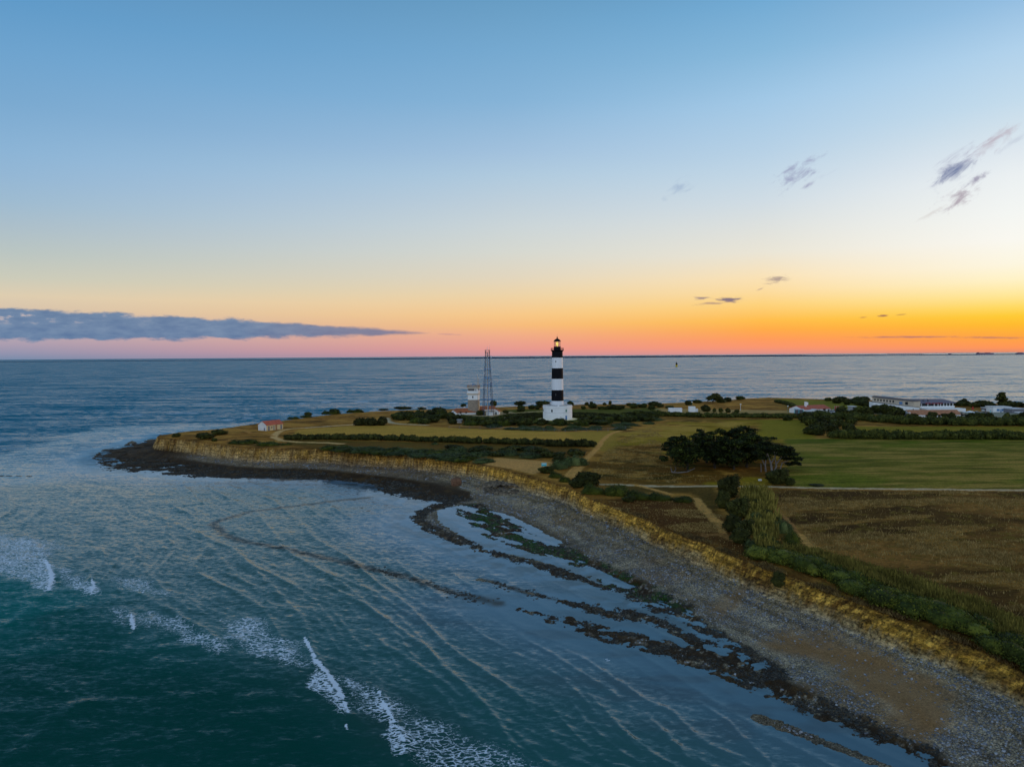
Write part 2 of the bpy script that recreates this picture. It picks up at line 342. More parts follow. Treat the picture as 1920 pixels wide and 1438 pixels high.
# terrain grid, finer near the viewpoint
ys = [58.0]
while ys[-1] < 650: ys.append(ys[-1] * 1.0042)
ys = np.array(ys); us = np.arange(-0.86, 1.02, 0.0018)
UU, YY = np.meshgrid(us, ys); XX = UU * YY
gx, gy = XX.ravel(), YY.ravel(); nr, nc = XX.shape
warp = 1.3 * (fbm(gx / 4, gy / 4, 3, 11) - 0.5) + 0.9 * (fbm(gx / 1.1, gy / 1.1, 2, 21) - 0.5) + 2.2 * (fbm(gx / 16, gy / 16, 2, 31) - 0.5)
sl_raw = sdf(gx, gy, PLAND, 60); s_l = sl_raw + warp
F0 = sdf(gx, gy, P_S0, 60)
for p in (POOL1, POOL2): F0 = np.minimum(F0, -sdf(gx, gy, p, 20))
for p in (POOL3, POOL4): F0 = np.minimum(F0, 0.15 - 0.6 * sdf(gx, gy, p, 20))
F0 = np.maximum(F0, 0.9 - pdist(gx, gy, RIDGE_E)); F0 = np.maximum(F0, 1.0 - pdist(gx, gy, REEF_W))
for kq in KELP[2:]: F0 = np.maximum(F0, 0.5 - pdist(gx, gy, kq))
F0 = np.where(sl_raw > -1, np.maximum(F0, 20), F0)
far_side = (gy > 250) & (F0 < 0) & (sl_raw > -14)                      # rocky skirt on the ocean side
F1 = F0 + 1.6 * (fbm(gx / 2.2, gy / 2.2, 4, 41, 0.6) - 0.5) + 0.9 * (fbm(gx / 0.7, gy / 0.7, 2, 43) - 0.5)
k1 = sdf(gx, gy, DARK1, 25); k4 = sdf(gx, gy, DARK4, 25); kg = sdf(gx, gy, GREEN, 20); kA = 2.4 - pdist(gx, gy, RIDGEA)
kdark = np.maximum(np.maximum(k1, k4), np.maximum(kA, kg))
DK = sstep(-1.2, 1.0, kdark + 4.0 * (fbm(gx / 5, gy / 5, 4, 51) - 0.5))
slope = np.where(k1 > -3, 0.055, 0.062)
hb = np.where(F1 > 0, 0.04 + slope * F1, 0.22 * F1)
rockn = (fbm(gx / 1.3, gy / 1.3, 4, 61, 0.6) - 0.5)
strat = fbm((gx * 0.82 + gy * 0.57) / 1.6, (gx * -0.57 + gy * 0.82) / 9.0, 3, 71) - 0.5    # beds running along the shore
hb = hb + DK * (0.42 * rockn + 0.35 * strat - 0.07) * (F1 > -1.5) + 0.10 * (rockn) * (F1 > 0)
hb = hb - 0.9 * sstep(-1, 1, kg) * sstep(0.54, 0.64, fbm((gx * 0.82 + gy * 0.57) / 2.2, (gx * -0.57 + gy * 0.82) / 7.0, 4, 77)) * (F1 < 14)
hb = np.clip(hb, -1.2, 2.1 + 0.15 * rockn)
CW = 3.0 + 2.6 * sstep(200, 100, np.hypot(gx, gy))
CW = 2.4 + 1.6 * sstep(200, 100, np.hypot(gx, gy))
zfoot = np.interp(gx, [-170, -110, -60, -10, 30, 100], [2.1, 2.0, 2.2, 2.8, 2.5, 2.9])
ramp_ = np.where(gx > -30, zfoot * np.exp(-np.maximum(-s_l - CW, 0) / 13.0), zfoot - 0.135 * np.maximum(-s_l - CW, 0)) + 0.12 * rockn + 0.25 * np.round(2 * (fbm(gx / 12, gy / 12, 2, 75))) * (s_l > -8)
hb = np.where(F0 > 0, hb + (np.maximum(hb, ramp_) - hb) * sstep(1.5, 12, F0), hb)
west = sstep(-10, -45, gx); hb = np.where(F0 > 0, hb * (1 - west) + west * (np.minimum(hb, 0.55) + np.maximum(ramp_ - np.minimum(hb, 0.55), 0) * sstep(0, 6, F0)), hb)
tip = sstep(-105, -130, gx) * sstep(0, 3, k1); hb = hb - tip * (ramp_ < 0.8) * (0.55 * sstep(0.50, 0.60, fbm(gx / 7, gy / 3.2, 4, 73, 0.6)))
hb = np.maximum(hb, np.where((sl_raw > -9) & (F0 < 0), 0.35 + 0.14 * sl_raw + 1.1 * rockn, -9))
# cliff profile
zl = zland_np(gx, gy)
toe = np.clip((s_l + CW) / CW, 0, 1)
steps = toe ** 0.85; st = np.floor(steps * 7) / 7 + sstep(0.5, 1, (steps * 7) % 1) / 7
prof = 0.45 * steps + 0.55 * st
edge_n = 0.35 * (fbm(gx / 0.9, gy / 0.9, 3, 81) - 0.5) * (toe > 0.02) * (toe < 1)
hbase = np.maximum(hb, -0.5)
gz = np.where(toe > 0, hb + (zl - hb) * prof + edge_n * 1.4, hb)
gz = np.where(toe >= 1, zl + 0.12 * (fbm(gx / 2.5, gy / 2.5, 3, 91) - 0.5) - 0.25 * (1 - sstep(0, 1.5, s_l)), gz)
cfrac = np.clip((gz - hb) / np.maximum(zl - hb, 0.5), 0, 1)

# ---- ground colours (albedo, by what grows or lies there)
def mixc(c, f, d): return c * (1 - f[:, None]) + np.asarray(d) * f[:, None]
n1 = fbm(gx / 9, gy / 9, 5, 101, 0.6); n2 = fbm(gx / 30, gy / 22, 4, 111, 0.55); n3 = fbm(gx / 2.0, gy / 2.0, 4, 121, 0.6); n4 = fbm(gx / 14, gy / 5, 4, 131, 0.6)
C = np.tile(pc(92, 68, 34), (gx.size, 1))
C = mixc(C, sstep(0.35, 0.62, n1), pc(118, 92, 50)); C = mixc(C, 0.8 * sstep(0.52, 0.68, n4), pc(60, 46, 24))
def zone(pts, soft=2.0, wob=4.0, ln=8.0, sd=0): 
    return sstep(-soft, soft, sdf(gx, gy, LP(pts) if isinstance(pts[0][0], (int, float)) else pts, 25) + wob * (fbm(gx / ln, gy / ln, 4, 200 + sd) - 0.5))
# middle meadow
z = zone([(1080, 893), (1130, 850), (1160, 815), (1220, 800), (1260, 788), (1500, 787), (1520, 825), (1500, 905), (1440, 912), (1150, 905)], 2, 3, 8, 1)
C = mixc(C, z, pc(70, 52, 20))
C = mixc(C, z * 0.9 * sstep(0.47, 0.60, n1), pc(116, 92, 46)); C = mixc(C, z * 0.9 * sstep(0.5, 0.62, n4), pc(42, 38, 14)); C = mixc(C, z * 0.8 * sstep(0.52, 0.64, n2), pc(96, 88, 22))
z = zone([(1165, 812), (1250, 790), (1420, 790), (1330, 810), (1240, 825), (1180, 830)], 3, 8, 10, 2); C = mixc(C, z * 0.6 * sstep(0.35, 0.6, n4), pc(128, 110, 62))
z = zone([(1425, 787), (1510, 787), (1530, 824), (1920, 822), (2200, 822), (2200, 800), (1600, 800), (1600, 824), (1425, 824)], 2, 3, 8, 3); C = mixc(C, z * 0.9, pc(88, 86, 26))
# green mown field at the right with faint rows
z = zone([(1470, 823), (1920, 822), (2400, 822), (2400, 924), (1920, 917), (1500, 913), (1450, 905), (1480, 870)], 1.5, 2, 6, 4)
rows = 0.5 + 0.5 * np.sin(gy * 2.6 + 1.5 * n2 * 6 + 0.02 * gx)
C = mixc(C, z, pc(68, 74, 24)); n5 = fbm(gx / 16, gy / 2.6, 4, 141, 0.6); C = mixc(C, z * (0.35 * rows * sstep(0.3, 0.6, n4) + 0.6 * sstep(0.48, 0.62, n5)), pc(106, 94, 56)); C = mixc(C, z * 0.7 * sstep(0.52, 0.66, n2), pc(58, 74, 12)); C = mixc(C, z * 0.5 * sstep(0.54, 0.66, 1 - n5), pc(36, 42, 12))
# near right heath
z = zone([(1430, 918), (1920, 922), (2500, 925), (2500, 1560), (1920, 1260), (1500, 1100), (1440, 1000)], 2, 3, 8, 5)
C = mixc(C, z, pc(52, 40, 20)); C = mixc(C, z * 0.9 * sstep(0.44, 0.60, n4), pc(118, 94, 54)); C = mixc(C, z * 0.8 * sstep(0.5, 0.62, n1), pc(38, 28, 14)); C = mixc(C, z * 0.6 * sstep(0.52, 0.66, n2), pc(110, 84, 50)); C = mixc(C, z * 0.5 * sstep(0.5, 0.62, n3), pc(56, 42, 18)); C = mixc(C, z * 0.4 * sstep(0.58, 0.72, n3), pc(84, 80, 36))
# brown ground behind the near cliff
z = zone([(1130, 935), (1300, 935), (1400, 990), (1420, 1040), (1500, 1085), (1300, 1010), (1150, 952)], 2, 3, 6, 6)
C = mixc(C, z * 0.9, pc(48, 31, 16)); C = mixc(C, z * 0.6 * sstep(0.5, 0.65, n4), pc(70, 50, 24))
z = zone([(1150, 910), (1345, 912), (1345, 965), (1290, 925), (1200, 925)], 2, 3, 6, 7); C = mixc(C, z * 0.85, pc(46, 42, 20))
# tan field in the middle
z = zone([(560, 806), (640, 800), (720, 797), (800, 801), (1000, 808), (1130, 811), (1150, 815), (1118, 832), (1000, 830), (800, 822), (540, 820)], 1, 1.5, 6, 8)
C = mixc(C, z, pc(124, 104, 54)); C = mixc(C, z * 0.4 * sstep(0.45, 0.65, n4), pc(100, 90, 40))
z = zone([(1060, 811), (1165, 806), (1150, 850), (1100, 838)], 2, 3, 6, 9); C = mixc(C, z * 0.7, pc(104, 94, 44))
z = zone([(535, 824), (1060, 833), (1110, 845), (1000, 862), (800, 852), (620, 846), (540, 834)], 1.5, 2, 6, 10); C = mixc(C, z * 0.85, pc(62, 50, 22)); C = mixc(C, z * 0.5 * sstep(0.5, 0.7, n1), pc(52, 56, 26))
# sandy patch with the sign
z = zone([(905, 868), (930, 858), (985, 862), (1035, 866), (1030, 882), (1000, 888), (960, 880), (915, 872)], 0.8, 2, 5, 11); C = mixc(C, z, pc(132, 106, 74))
# lawns by the lighthouse, yard by the signal station
z = zone([(950, 768), (1235, 764), (1235, 790), (1000, 792), (940, 784)], 2, 2, 6, 12); C = mixc(C, z, pc(56, 62, 26))
z = zone([(845, 774), (960, 772), (950, 784), (850, 786)], 2, 1, 6, 13); C = mixc(C, z, pc(118, 112, 104))
z = zone([(1450, 748), (1620, 752), (1640, 768), (1500, 768)], 3, 3, 8, 14); C = mixc(C, z * 0.9, pc(78, 84, 32))
z = zone([(1560, 767), (1650, 768), (1720, 772), (1920, 772), (2100, 775), (2100, 784), (1840, 784), (1700, 778), (1560, 773)], 1, 1, 6, 15); C = mixc(C, z, pc(96, 104, 114))
z = zone([(1230, 766), (1490, 770), (1490, 775), (1230, 775)], 0.8, 1, 6, 16); C = mixc(C, z * 0.6, pc(120, 112, 90))
# paths
def path(pts, w, c, wv=0.5, n=None):
    global C
    q = LP(pts); d = pdist(gx, gy, q) + wv * (fbm(gx / 1.5, gy / 1.5, 3, 300) - 0.5) * 2
    f = 1 - sstep(w * 0.42, w * 0.62, d)
    C = mixc(C, f, c)
PT = pc(132, 106, 70); PW = pc(128, 124, 122)
path([(1185, 804), (1165, 807), (1150, 811), (1139, 817), (1128, 828), (1122, 838), (1110, 850), (1098, 862), (1085, 875), (1072, 886), (1064, 893)], 2.1, PT)
path([(1085, 876), (1075, 885), (1068, 893)], 3.6, PT)
path([(1130, 908), (1155, 908), (1215, 911), (1270, 912), (1330, 911), (1430, 912), (1540, 915), (1700, 917), (1920, 919), (2400, 923)], 1.9, PW, 0.3)
path([(1195, 910), (1225, 917), (1255, 926)], 1.5, PT)
path([(1305, 935), (1313, 948), (1328, 963), (1343, 977)], 2.2, PT); path([(1343, 977), (1358, 984), (1374, 989)], 2.0, PT); path([(1343, 977), (1350, 990), (1356, 1002)], 1.2, PT)
path([(1320, 1003), (1350, 1002), (1378, 1012)], 2.2, pc(92, 70, 46), 1.0)
path([(1452, 950), (1475, 973), (1500, 1003)], 0.9, pc(112, 86, 60)); path([(1500, 1003), (1516, 1018), (1537, 1038)], 2.4, PT)
path([(800, 797), (752, 795), (735, 793), (727, 789), (726, 784)], 3.0, PW, 0.3)
path([(690, 795), (646, 797), (603, 800), (543, 804), (525, 808), (516, 814), (514, 820), (529, 826), (560, 829), (613, 830), (640, 832)], 3.0, pc(140, 122, 98), 0.6)
path([(575, 802), (603, 800), (646, 797), (680, 795)], 2.2, PW, 0.4)
path([(515, 818), (490, 812), (470, 812), (455, 806), (440, 803)], 1.6, pc(120, 92, 58), 0.8); path([(470, 820), (440, 822), (425, 826)], 1.6, pc(112, 88, 54), 0.8)
path([(560, 790), (640, 783), (720, 778)], 1.2, pc(128, 96, 58), 0.8)
path([(960, 775), (1000, 772), (1020, 771)], 2.5, pc(150, 140, 130), 0.4)
path([(700, 774), (850, 770), (1000, 767), (1200, 766)], 2.5, pc(120, 92, 62), 0.6)
# light ring of paving round the lighthouse
LH = land(1045.5, 785.5)
dl = np.hypot(gx - LH.x, gy - LH.y); C = mixc(C, 1 - sstep(10.5, 11, dl), pc(170, 170, 165))
# edge of the cliff: thin brown turf
C = mixc(C, 0.6 * (1 - sstep(0.3, 2.6, s_l)) * sstep(.35, .55, n1), pc(56, 38, 18))
# cliff rock: ochre upper beds, grey lower beds, dark streaks
nv = fbm(gx / 0.55, gy / 0.55, 3, 401); nb_ = fbm(gx / 7, gy / 7, 3, 411)
CC = np.tile(pc(118, 108, 92), (gx.size, 1))
och = sstep(0.26, 0.50, cfrac + 0.35 * (nb_ - 0.5) + 0.3 * (nv - 0.5))
nf = fbm(gx / 0.3, gy / 0.3, 2, 415); och = och * sstep(-0.9, 0.1, gx / 100 + 1.1 * (nb_ - .5))* .55 + och * .45
CC = mixc(CC, och, pc(106, 84, 36)); CC = mixc(CC, 0.25 * sstep(0.54, 0.68, 1 - nv), pc(66, 50, 30))
lay = 0.5 + 0.5 * np.sin(gz * 9.0 + 4 * nb_); CC = mixc(CC, 0.35 * sstep(0.55, 0.95, lay) * (1 - och), pc(64, 58, 50))
CC = mixc(CC, 0.8 * sstep(0.54, 0.68, fbm(gx / 3.4, gy / 3.4, 4, 421, .6)) * sstep(.05, .3, cfrac), pc(58, 40, 18)); CC = mixc(CC, 0.7 * sstep(.5, .62, fbm(gx / 1.3 + gz, gy / 1.3 - gz, 4, 423, .65)), pc(92, 74, 40)); CC = mixc(CC, 0.6 * och * sstep(.52, .62, fbm(gx / .9 - gz, gy / .9 + gz, 3, 425, .65)), pc(156, 130, 70))
CC = mixc(CC, sstep(0.88, 1.0, cfrac), pc(58, 38, 18))
# beach
BC = np.tile(pc(104, 104, 112), (gx.size, 1)); BC = mixc(BC, 0.5 * sstep(0.45, 0.65, n1), pc(122, 122, 126)); sb_ = fbm(s_l / 2.2, (gx - gy) / 40, 3, 443); BC = mixc(BC, 0.55 * sstep(.5, .64, sb_), pc(84, 76, 68)); BC = mixc(BC, 0.5 * sstep(.54, .66, 1 - sb_), pc(132, 132, 138)); BC = mixc(BC, 0.5 * sstep(0.5, 0.7, n4), pc(66, 68, 78))
BC = mixc(BC, 0.5 * sstep(0.55, 0.72, n2), pc(96, 82, 76))
upper = sstep(-16, -6, s_l); BC = mixc(BC, 0.55 * sstep(-11, -4, s_l) * (0.4 + 0.6 * sstep(.4, .6, n1)), pc(112, 104, 92)); lg = 0.5 + 0.5 * np.sin(ramp_ * 16 + 5 * n1); BC = mixc(BC, 0.55 * sstep(-8.5, -6.5, s_l) * sstep(.6, .95, lg), pc(52, 48, 42)); BC = mixc(BC, 0.5 * west, pc(84, 76, 74))
zs = sstep(-2.5, 3.0, sdf(gx, gy, SAND, 20) + 7 * (fbm(gx / 4, gy / 4, 4, 431) - 0.5)); zs2 = sstep(-1.0, 1.5, sdf(gx, gy, SAND2, 20) + 6 * (fbm(gx / 3, gy / 3, 4, 433) - 0.5) - 1)
sandf = np.maximum(zs, zs2 * 0.6); BC = mixc(BC, 0.8 * sandf, pc(96, 76, 54))
nk = fbm(gx / 1.0, gy / 1.0, 4, 441, 0.6)
kel = DK * sstep(0.30, 0.42, nk + 0.25 * (k1 > -2) )
kel = kel * (1 - west * sstep(1.0, 1.5, ramp_) * sstep(-150, -125, gx)); BC = mixc(BC, kel, pc(36, 27, 17)); BC = mixc(BC, kel * 0.7 * sstep(0.5, 0.65, n3), pc(58, 46, 30))
BC = mixc(BC, 0.85 * sstep(-1, 1, kg) * sstep(0.44, 0.56, fbm(gx / 2.4, gy / 2.4, 4, 451)) * (gy > 105), pc(22, 52, 18))
BC = mixc(BC, 0.35 * (hb < 0.12), pc(26, 24, 20))
wet = np.clip(DK * 0.8 + (hb < 0.3) * 0.4, 0, 1) * (toe <= 0)
stony = np.clip((1 - sandf * 0.85) * (1 - 0.6 * kel), 0, 1)
CALL = np.where((toe >= 1)[:, None], C, np.where((toe > 0.0)[:, None], mixc(BC, sstep(0.0, 0.25, toe), CC * 1.0) * (toe <= 0.0)[:, None] + mixc(CC, 1 - sstep(0.0, 0.12, toe), BC) * (toe > 0)[:, None], BC))

idx = np.arange(nr * nc).reshape(nr, nc)
quads = np.stack([idx[:-1, :-1], idx[:-1, 1:], idx[1:, 1:], idx[1:, :-1]], -1).reshape(-1, 4)
zmax = gz[quads].max(1); tq = toe[quads]
keep = zmax > -1.15
is_land = tq.min(1) >= 1; is_beach = tq.max(1) <= 0; is_cliff = ~is_land & ~is_beach
TV = np.stack([gx, gy, gz], 1)
def sub(name, mask, mat, **at_):
    q = quads[mask & keep]; u, inv = np.unique(q, return_inverse=True)
    me = np_mesh(name, TV[u], inv.reshape(-1, 4)); smooth(me); add_col(me, 'col', CALL[u])
    for k_, v in at_.items(): add_f(me, k_, v[u])
    o = link(name, me, mat); tag(o, kind='structure'); return o

def material(name):
    m_ = bpy.data.materials.new(name); m_.use_nodes = True; t = NT(m_.node_tree); bs = m_.node_tree.nodes['Principled BSDF']
    return m_, t, bs
def obj_coord(t): return t.new('ShaderNodeTexCoord').outputs['Object']
def attr(t, name, out='Color'): 
    a = t.new('ShaderNodeAttribute'); a.attribute_name = name; return a.outputs[out]
def bump(t, bs, h, strength, dist):
    b = t.new('ShaderNodeBump'); b.inputs['Strength'].default_value = strength; b.inputs['Distance'].default_value = dist
    t.l.new(h, b.inputs['Height']); t.l.new(b.outputs[0], bs.inputs['Normal']); return b
def vary(t, c, f): return t.mix(1.0, c, f, 'MULTIPLY')
def grey(t, v):
    c = t.new('ShaderNodeCombineColor'); 
    for i in range(3): t.put(c.inputs[i], v)
    return c.outputs[0]

mL, t, bs = material('turf'); co = obj_coord(t); c = attr(t, 'col')
n = t.noise(co, 1.6, 6, 0.7); n_ = t.noise(t.mapping(co, (0.5, 3.0, 1)), 1.0, 5, 0.7)
c = vary(t, c, grey(t, t.m('MULTIPLY', t.mapr(n, 0.3, 0.7, 0.55, 1.45), t.mapr(n_, 0.3, 0.7, 0.75, 1.25))))
t.l.new(c, bs.inputs['Base Color']); bs.inputs['Roughness'].default_value = 1.0; bs.inputs['Specular IOR Level'].default_value = 0.05
bump(t, bs, n, 1.0, 0.35)
mC, t, bs = material('cliff_rock'); co = obj_coord(t); c = attr(t, 'col')
n = t.noise(t.mapping(co, (1, 1, 1.5)), 1.5, 8, 0.75, 0.4); v = t.new('ShaderNodeTexVoronoi'); t.l.new(t.mapping(co, (1, 1, 1.6)), v.inputs['Vector']); v.inputs['Scale'].default_value = 1.6
vd = t.mapr(v.outputs['Distance'], 0.0, 0.6); lay = t.noise(t.mapping(co, (0.15, 0.15, 2.6)), 1.0, 5, 0.65)
c = vary(t, c, grey(t, t.m('MULTIPLY', t.mapr(n, 0.38, 0.62, 0.22, 1.85), t.mapr(lay, 0.38, 0.62, 0.55, 1.35))))
t.l.new(c, bs.inputs['Base Color']); bs.inputs['Roughness'].default_value = 0.95; bs.inputs['Specular IOR Level'].default_value = 0.15
bump(t, bs, t.m('ADD', t.m('MULTIPLY', n, 1.0), t.m('ADD', t.m('MULTIPLY', vd, 0.5), t.m('MULTIPLY', lay, 0.8))), 1.0, 0.45)
mB, t, bs = material('shingle'); co = obj_coord(t); c = attr(t, 'col'); st_ = attr(t, 'stony', 'Fac'); wt = attr(t, 'wet', 'Fac')
v = t.new('ShaderNodeTexVoronoi'); t.l.new(t.mapping(co, (1, 1, 0.5)), v.inputs['Vector']); v.inputs['Scale'].default_value = 4.6
v2 = t.new('ShaderNodeTexVoronoi'); t.l.new(t.mapping(co, (1, 1, 0.5)), v2.inputs['Vector']); v2.inputs['Scale'].default_value = 0.9
sepc = t.new('ShaderNodeSeparateColor'); t.l.new(v.outputs['Color'], sepc.inputs[0])
sc2 = t.new('ShaderNodeSeparateColor'); t.l.new(v2.outputs['Color'], sc2.inputs[0])
f = t.m('MULTIPLY', t.mapr(sepc.outputs[0], 0, 1, 0.6, 1.55), t.mapr(v.outputs['Distance'], 0.25, 0.6, 1.15, 0.55))
f2 = t.mapr(sc2.outputs[0], 0, 1, 0.75, 1.25); f = t.m('MULTIPLY', f, f2)
f = t.m('ADD', t.m('MULTIPLY', f, st_), t.m('SUBTRACT', 1.0, st_))
n = t.noise(co, 3.0, 6, 0.75); f = t.m('MULTIPLY', f, t.mapr(n, 0.3, 0.7, 0.7, 1.3))
t.l.new(vary(t, c, grey(t, f)), bs.inputs['Base Color'])
t.l.new(t.mapr(wt, 0, 1, 0.9, 0.7), bs.inputs['Roughness']); bs.inputs['Specular IOR Level'].default_value = 0.12
bump(t, bs, t.m('ADD', t.m('MULTIPLY', t.m('MULTIPLY', v.outputs['Distance'], st_), -0.8), n), 1.0, 0.3)

sub('land', is_land, mL); sub('cliff', is_cliff, mC); sub('beach', is_beach, mB, stony=stony, wet=wet)

# ------------------------------------------------------------------ sea
ys = [52.0]
while ys[-1] < 420: ys.append(ys[-1] * 1.0040)
while ys[-1] < 90000: ys.append(ys[-1] * 1.03)
ys = np.array(ys); us = np.arange(-0.95, 0.9501, 0.0019); us[0] = -1.6; us[-1] = 1.6
UU, YY = np.meshgrid(us, ys); XX = UU * YY; sx, sy = XX.ravel(), YY.ravel(); mr, mc = XX.shape
near = sy < 700; nx, ny = sx[near], sy[near]
def full(v, fill=0.0): o = np.full(sx.shape, fill); o[near] = v; return o
slS = sdf(nx, ny, PLAND, 60); FS = sdf(nx, ny, P_S0, 60)
for p in (POOL1, POOL2): FS = np.minimum(FS, -sdf(nx, ny, p, 20))
DEEP = SP([(-300, 1060), (0, 1078), (60, 1092), (100, 1108), (170, 1128), (250, 1192), (330, 1215), (400, 1245), (480, 1262), (570, 1290), (640, 1345), (700, 1385), (760, 1438), (800, 1500), (-600, 1700)])
deep = sstep(-14.0, 8.0, sdf(nx, ny, DEEP, 60) + 3 * (fbm(nx / 8, ny / 8, 3, 501) - 0.5))
# swell lines in the bay
wn = np.array([0.86, 0.51]); tn = np.array([-0.51, 0.86])
s = nx * wn[0] + ny * wn[1]; tt = nx * tn[0] + ny * tn[1]
wob = 5.5 * (fbm(nx / 34, ny / 34, 2, 511) - 0.5) * 2
bend = 0.0016 * np.clip(ny - 110, 0, 400) ** 1.6 * 0.4
ph = (s + wob + bend)
def ridge(p, L, sh): return (1 - np.abs(np.sin(np.pi * p / L))) ** sh
am = 0.25 + 0.75 * sstep(0.35, 0.60, fbm(s / 14 + 3, tt / 30, 3, 521)); am2 = sstep(0.4, 0.65, fbm(s / 6 + 3, tt / 16, 3, 531))
sheltered = sstep(1, 20, -np.maximum(FS, -40) - 1)
east = sstep(-120, -10, nx) ; bayf = (1 - deep)
zw = 0.27 * ridge(ph, 7.3, 3) * am + 0.12 * ridge(ph + 1.7 * (fbm(nx / 9, ny / 9, 2, 541) - .5), 3.1, 2) * am2
zw = zw + 0.05 * ridge(s * 0.93 + 0.35 * tt + 2 * (fbm(nx / 6, ny / 6, 2, 551) - .5), 1.9, 2)
zs_ = zw * bayf * (0.12 + 0.88 * sheltered)
ysw = sstep(330, 250, ny)
zs_ = zs_ * (0.4 + 0.6 * ysw)
CRESTS = [([(299, 969), (364, 998), (437, 1031), (474, 1068), (529, 1122), (569, 1166), (582, 1217), (600, 1250), (620, 1285), (655, 1338)], .42, 0.9),
          ([(233, 1024), (270, 1060), (275, 1095), (262, 1110)], .25, 0.8), ([(171, 1025), (205, 1045), (248, 1079)], .2, 0.8),
          ([(255, 1111), (321, 1148), (383, 1181), (423, 1221)], .32, 0.8), ([(343, 1005), (394, 1027), (437, 1075), (488, 1115), (530, 1160)], .26, 0.8),
          ([(600, 1090), (684, 1136), (753, 1184), (801, 1220), (826, 1249), (862, 1279), (899, 1315), (928, 1348), (954, 1392), (990, 1432)], .48, 0.8),
          ([(700, 1195), (760, 1235), (797, 1260), (837, 1285), (877, 1326)], .3, 0.7), ([(1048, 1213), (1100, 1240), (1145, 1270), (1183, 1297), (1220, 1319), (1256, 1333), (1300, 1375)], .34, 0.6),
          ([(975, 1195), (1037, 1228), (1074, 1253), (1110, 1275), (1160, 1310)], .3, 0.6), ([(1205, 1337), (1256, 1384), (1293, 1428)], .32, 0.6), ([(1100, 1300), (1150, 1350), (1200, 1410)], .25, 0.6),
          ([(560, 1060), (640, 1085), (700, 1110), (760, 1150), (820, 1190)], .26, 0.7), ([(1300, 1310), (1360, 1350), (1420, 1410), (1450, 1440)], .25, .55),
          ([(700, 1275), (725, 1320), (745, 1365), (765, 1410), (770, 1450)], .4, .8), ([(60, 1010), (88, 1050), (97, 1080), (90, 1108)], .4, .9), ([(158, 1060), (172, 1085), (172, 1115)], .35, .8),
          ([(245, 1145), (248, 1165), (252, 1188)], .35, .8), ([(0, 1180), (50, 1150), (85, 1112)], .35, 1.6), ([(10, 1438), (60, 1390), (110, 1350), (170, 1310)], .45, 2.2), ([(150, 1130), (147, 1145)], .3, .7), ([(655, 1338), (670, 1350), (690, 1362)], .25, .6)]
for (pl, A, w) in CRESTS:
    q = SP(pl); d = pdist(nx, ny, q, 12) + 0.5 * (fbm(nx / 3, ny / 3, 2, 561) - .5)
    a0 = np.array(q[0]); a1 = np.array(q[-1]); L = np.hypot(*(a1 - a0)); u_ = ((nx - a0[0]) * (a1 - a0)[0] + (ny - a0[1]) * (a1 - a0)[1]) / L
    taper = sstep(-1, 0.25 * L, u_) * sstep(L + 1, L * 0.9, u_) * 0.85 + 0.15
    zs_ = zs_ + 0.42 * A * taper * np.exp(-(d / (0.75 * w)) ** 2) + 0.22 * A * taper * np.exp(-((d) / (2.6 * w)) ** 2)
# deeper water, short chop with rounded long swell
zd = 0.16 * (fbm(nx / 5 + 0.15 * ny, ny / 2.6, 4, 571, 0.55) - 0.5) * 2 + 0.12 * (fbm(nx / 16, ny / 9, 2, 575) - .5) * 2
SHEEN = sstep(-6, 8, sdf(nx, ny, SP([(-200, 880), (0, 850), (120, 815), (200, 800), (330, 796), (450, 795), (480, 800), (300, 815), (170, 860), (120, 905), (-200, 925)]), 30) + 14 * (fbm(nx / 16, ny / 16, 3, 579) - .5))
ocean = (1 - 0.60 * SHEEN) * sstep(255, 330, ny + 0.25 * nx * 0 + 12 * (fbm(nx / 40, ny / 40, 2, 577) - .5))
zs_ = zs_ + zd * np.maximum(deep, ocean * 0.8)
zs_ = zs_ + 0.025 * (fbm(nx / 0.9, ny / 0.9, 2, 581) - .5) * np.clip(sheltered * 2, 0.15, 1)
zs_ = np.where(FS > -1, np.minimum(zs_, 0.02), zs_)
sz = full(zs_)
# foam, where the photograph shows it breaking
foam = np.zeros(nx.shape)
def fpatch(pts, amt, sd, ln=3.0, soft=3.0):
    global foam
    m_ = sstep(-soft, soft * 0.6, sdf(nx, ny, SP(pts), 20) + 5 * (fbm(nx / 6, ny / 6, 3, 600 + sd) - .5)); foam = np.maximum(foam, m_ * amt)
def fline(pts, w, amt, sd=0):
    global foam
    d = pdist(nx, ny, SP(pts), 10) + 0.5 * (fbm(nx / 0.9, ny / 0.9, 3, 620 + sd) - .35); q_ = SP(pts); a0 = np.array(q_[0]); a1 = np.array(q_[-1]); u_ = np.clip(((nx - a0[0]) * (a1 - a0)[0] + (ny - a0[1]) * (a1 - a0)[1]) / ((a1 - a0) ** 2).sum(), 0, 1)
    ww = w * (0.18 + 0.55 * np.sin(np.pi * np.clip(u_ * .93 + .05, 0, 1)) ** .8 * (0.5 + 0.5 * u_)); foam = np.maximum(foam, amt * 1.05 * np.clip(1.3 - d / ww, 0, 1))
fpatch([(-80, 995), (0, 1003), (60, 1015), (92, 1050), (95, 1106), (50, 1092), (0, 1078), (-80, 1060)], 0.52, 1); fpatch([(95, 1060), (165, 1083), (175, 1112), (110, 1098)], 0.62, 2); fpatch([(190, 1075), (290, 1090), (320, 1118), (250, 1108)], 0.42, 3)
fpatch([(280, 1150), (330, 1165), (420, 1205), (415, 1218), (340, 1200)], 0.46, 4); fpatch([(413, 1162), (470, 1165), (545, 1195), (585, 1218), (590, 1258), (520, 1248), (470, 1215), (425, 1190)], 0.47, 5)
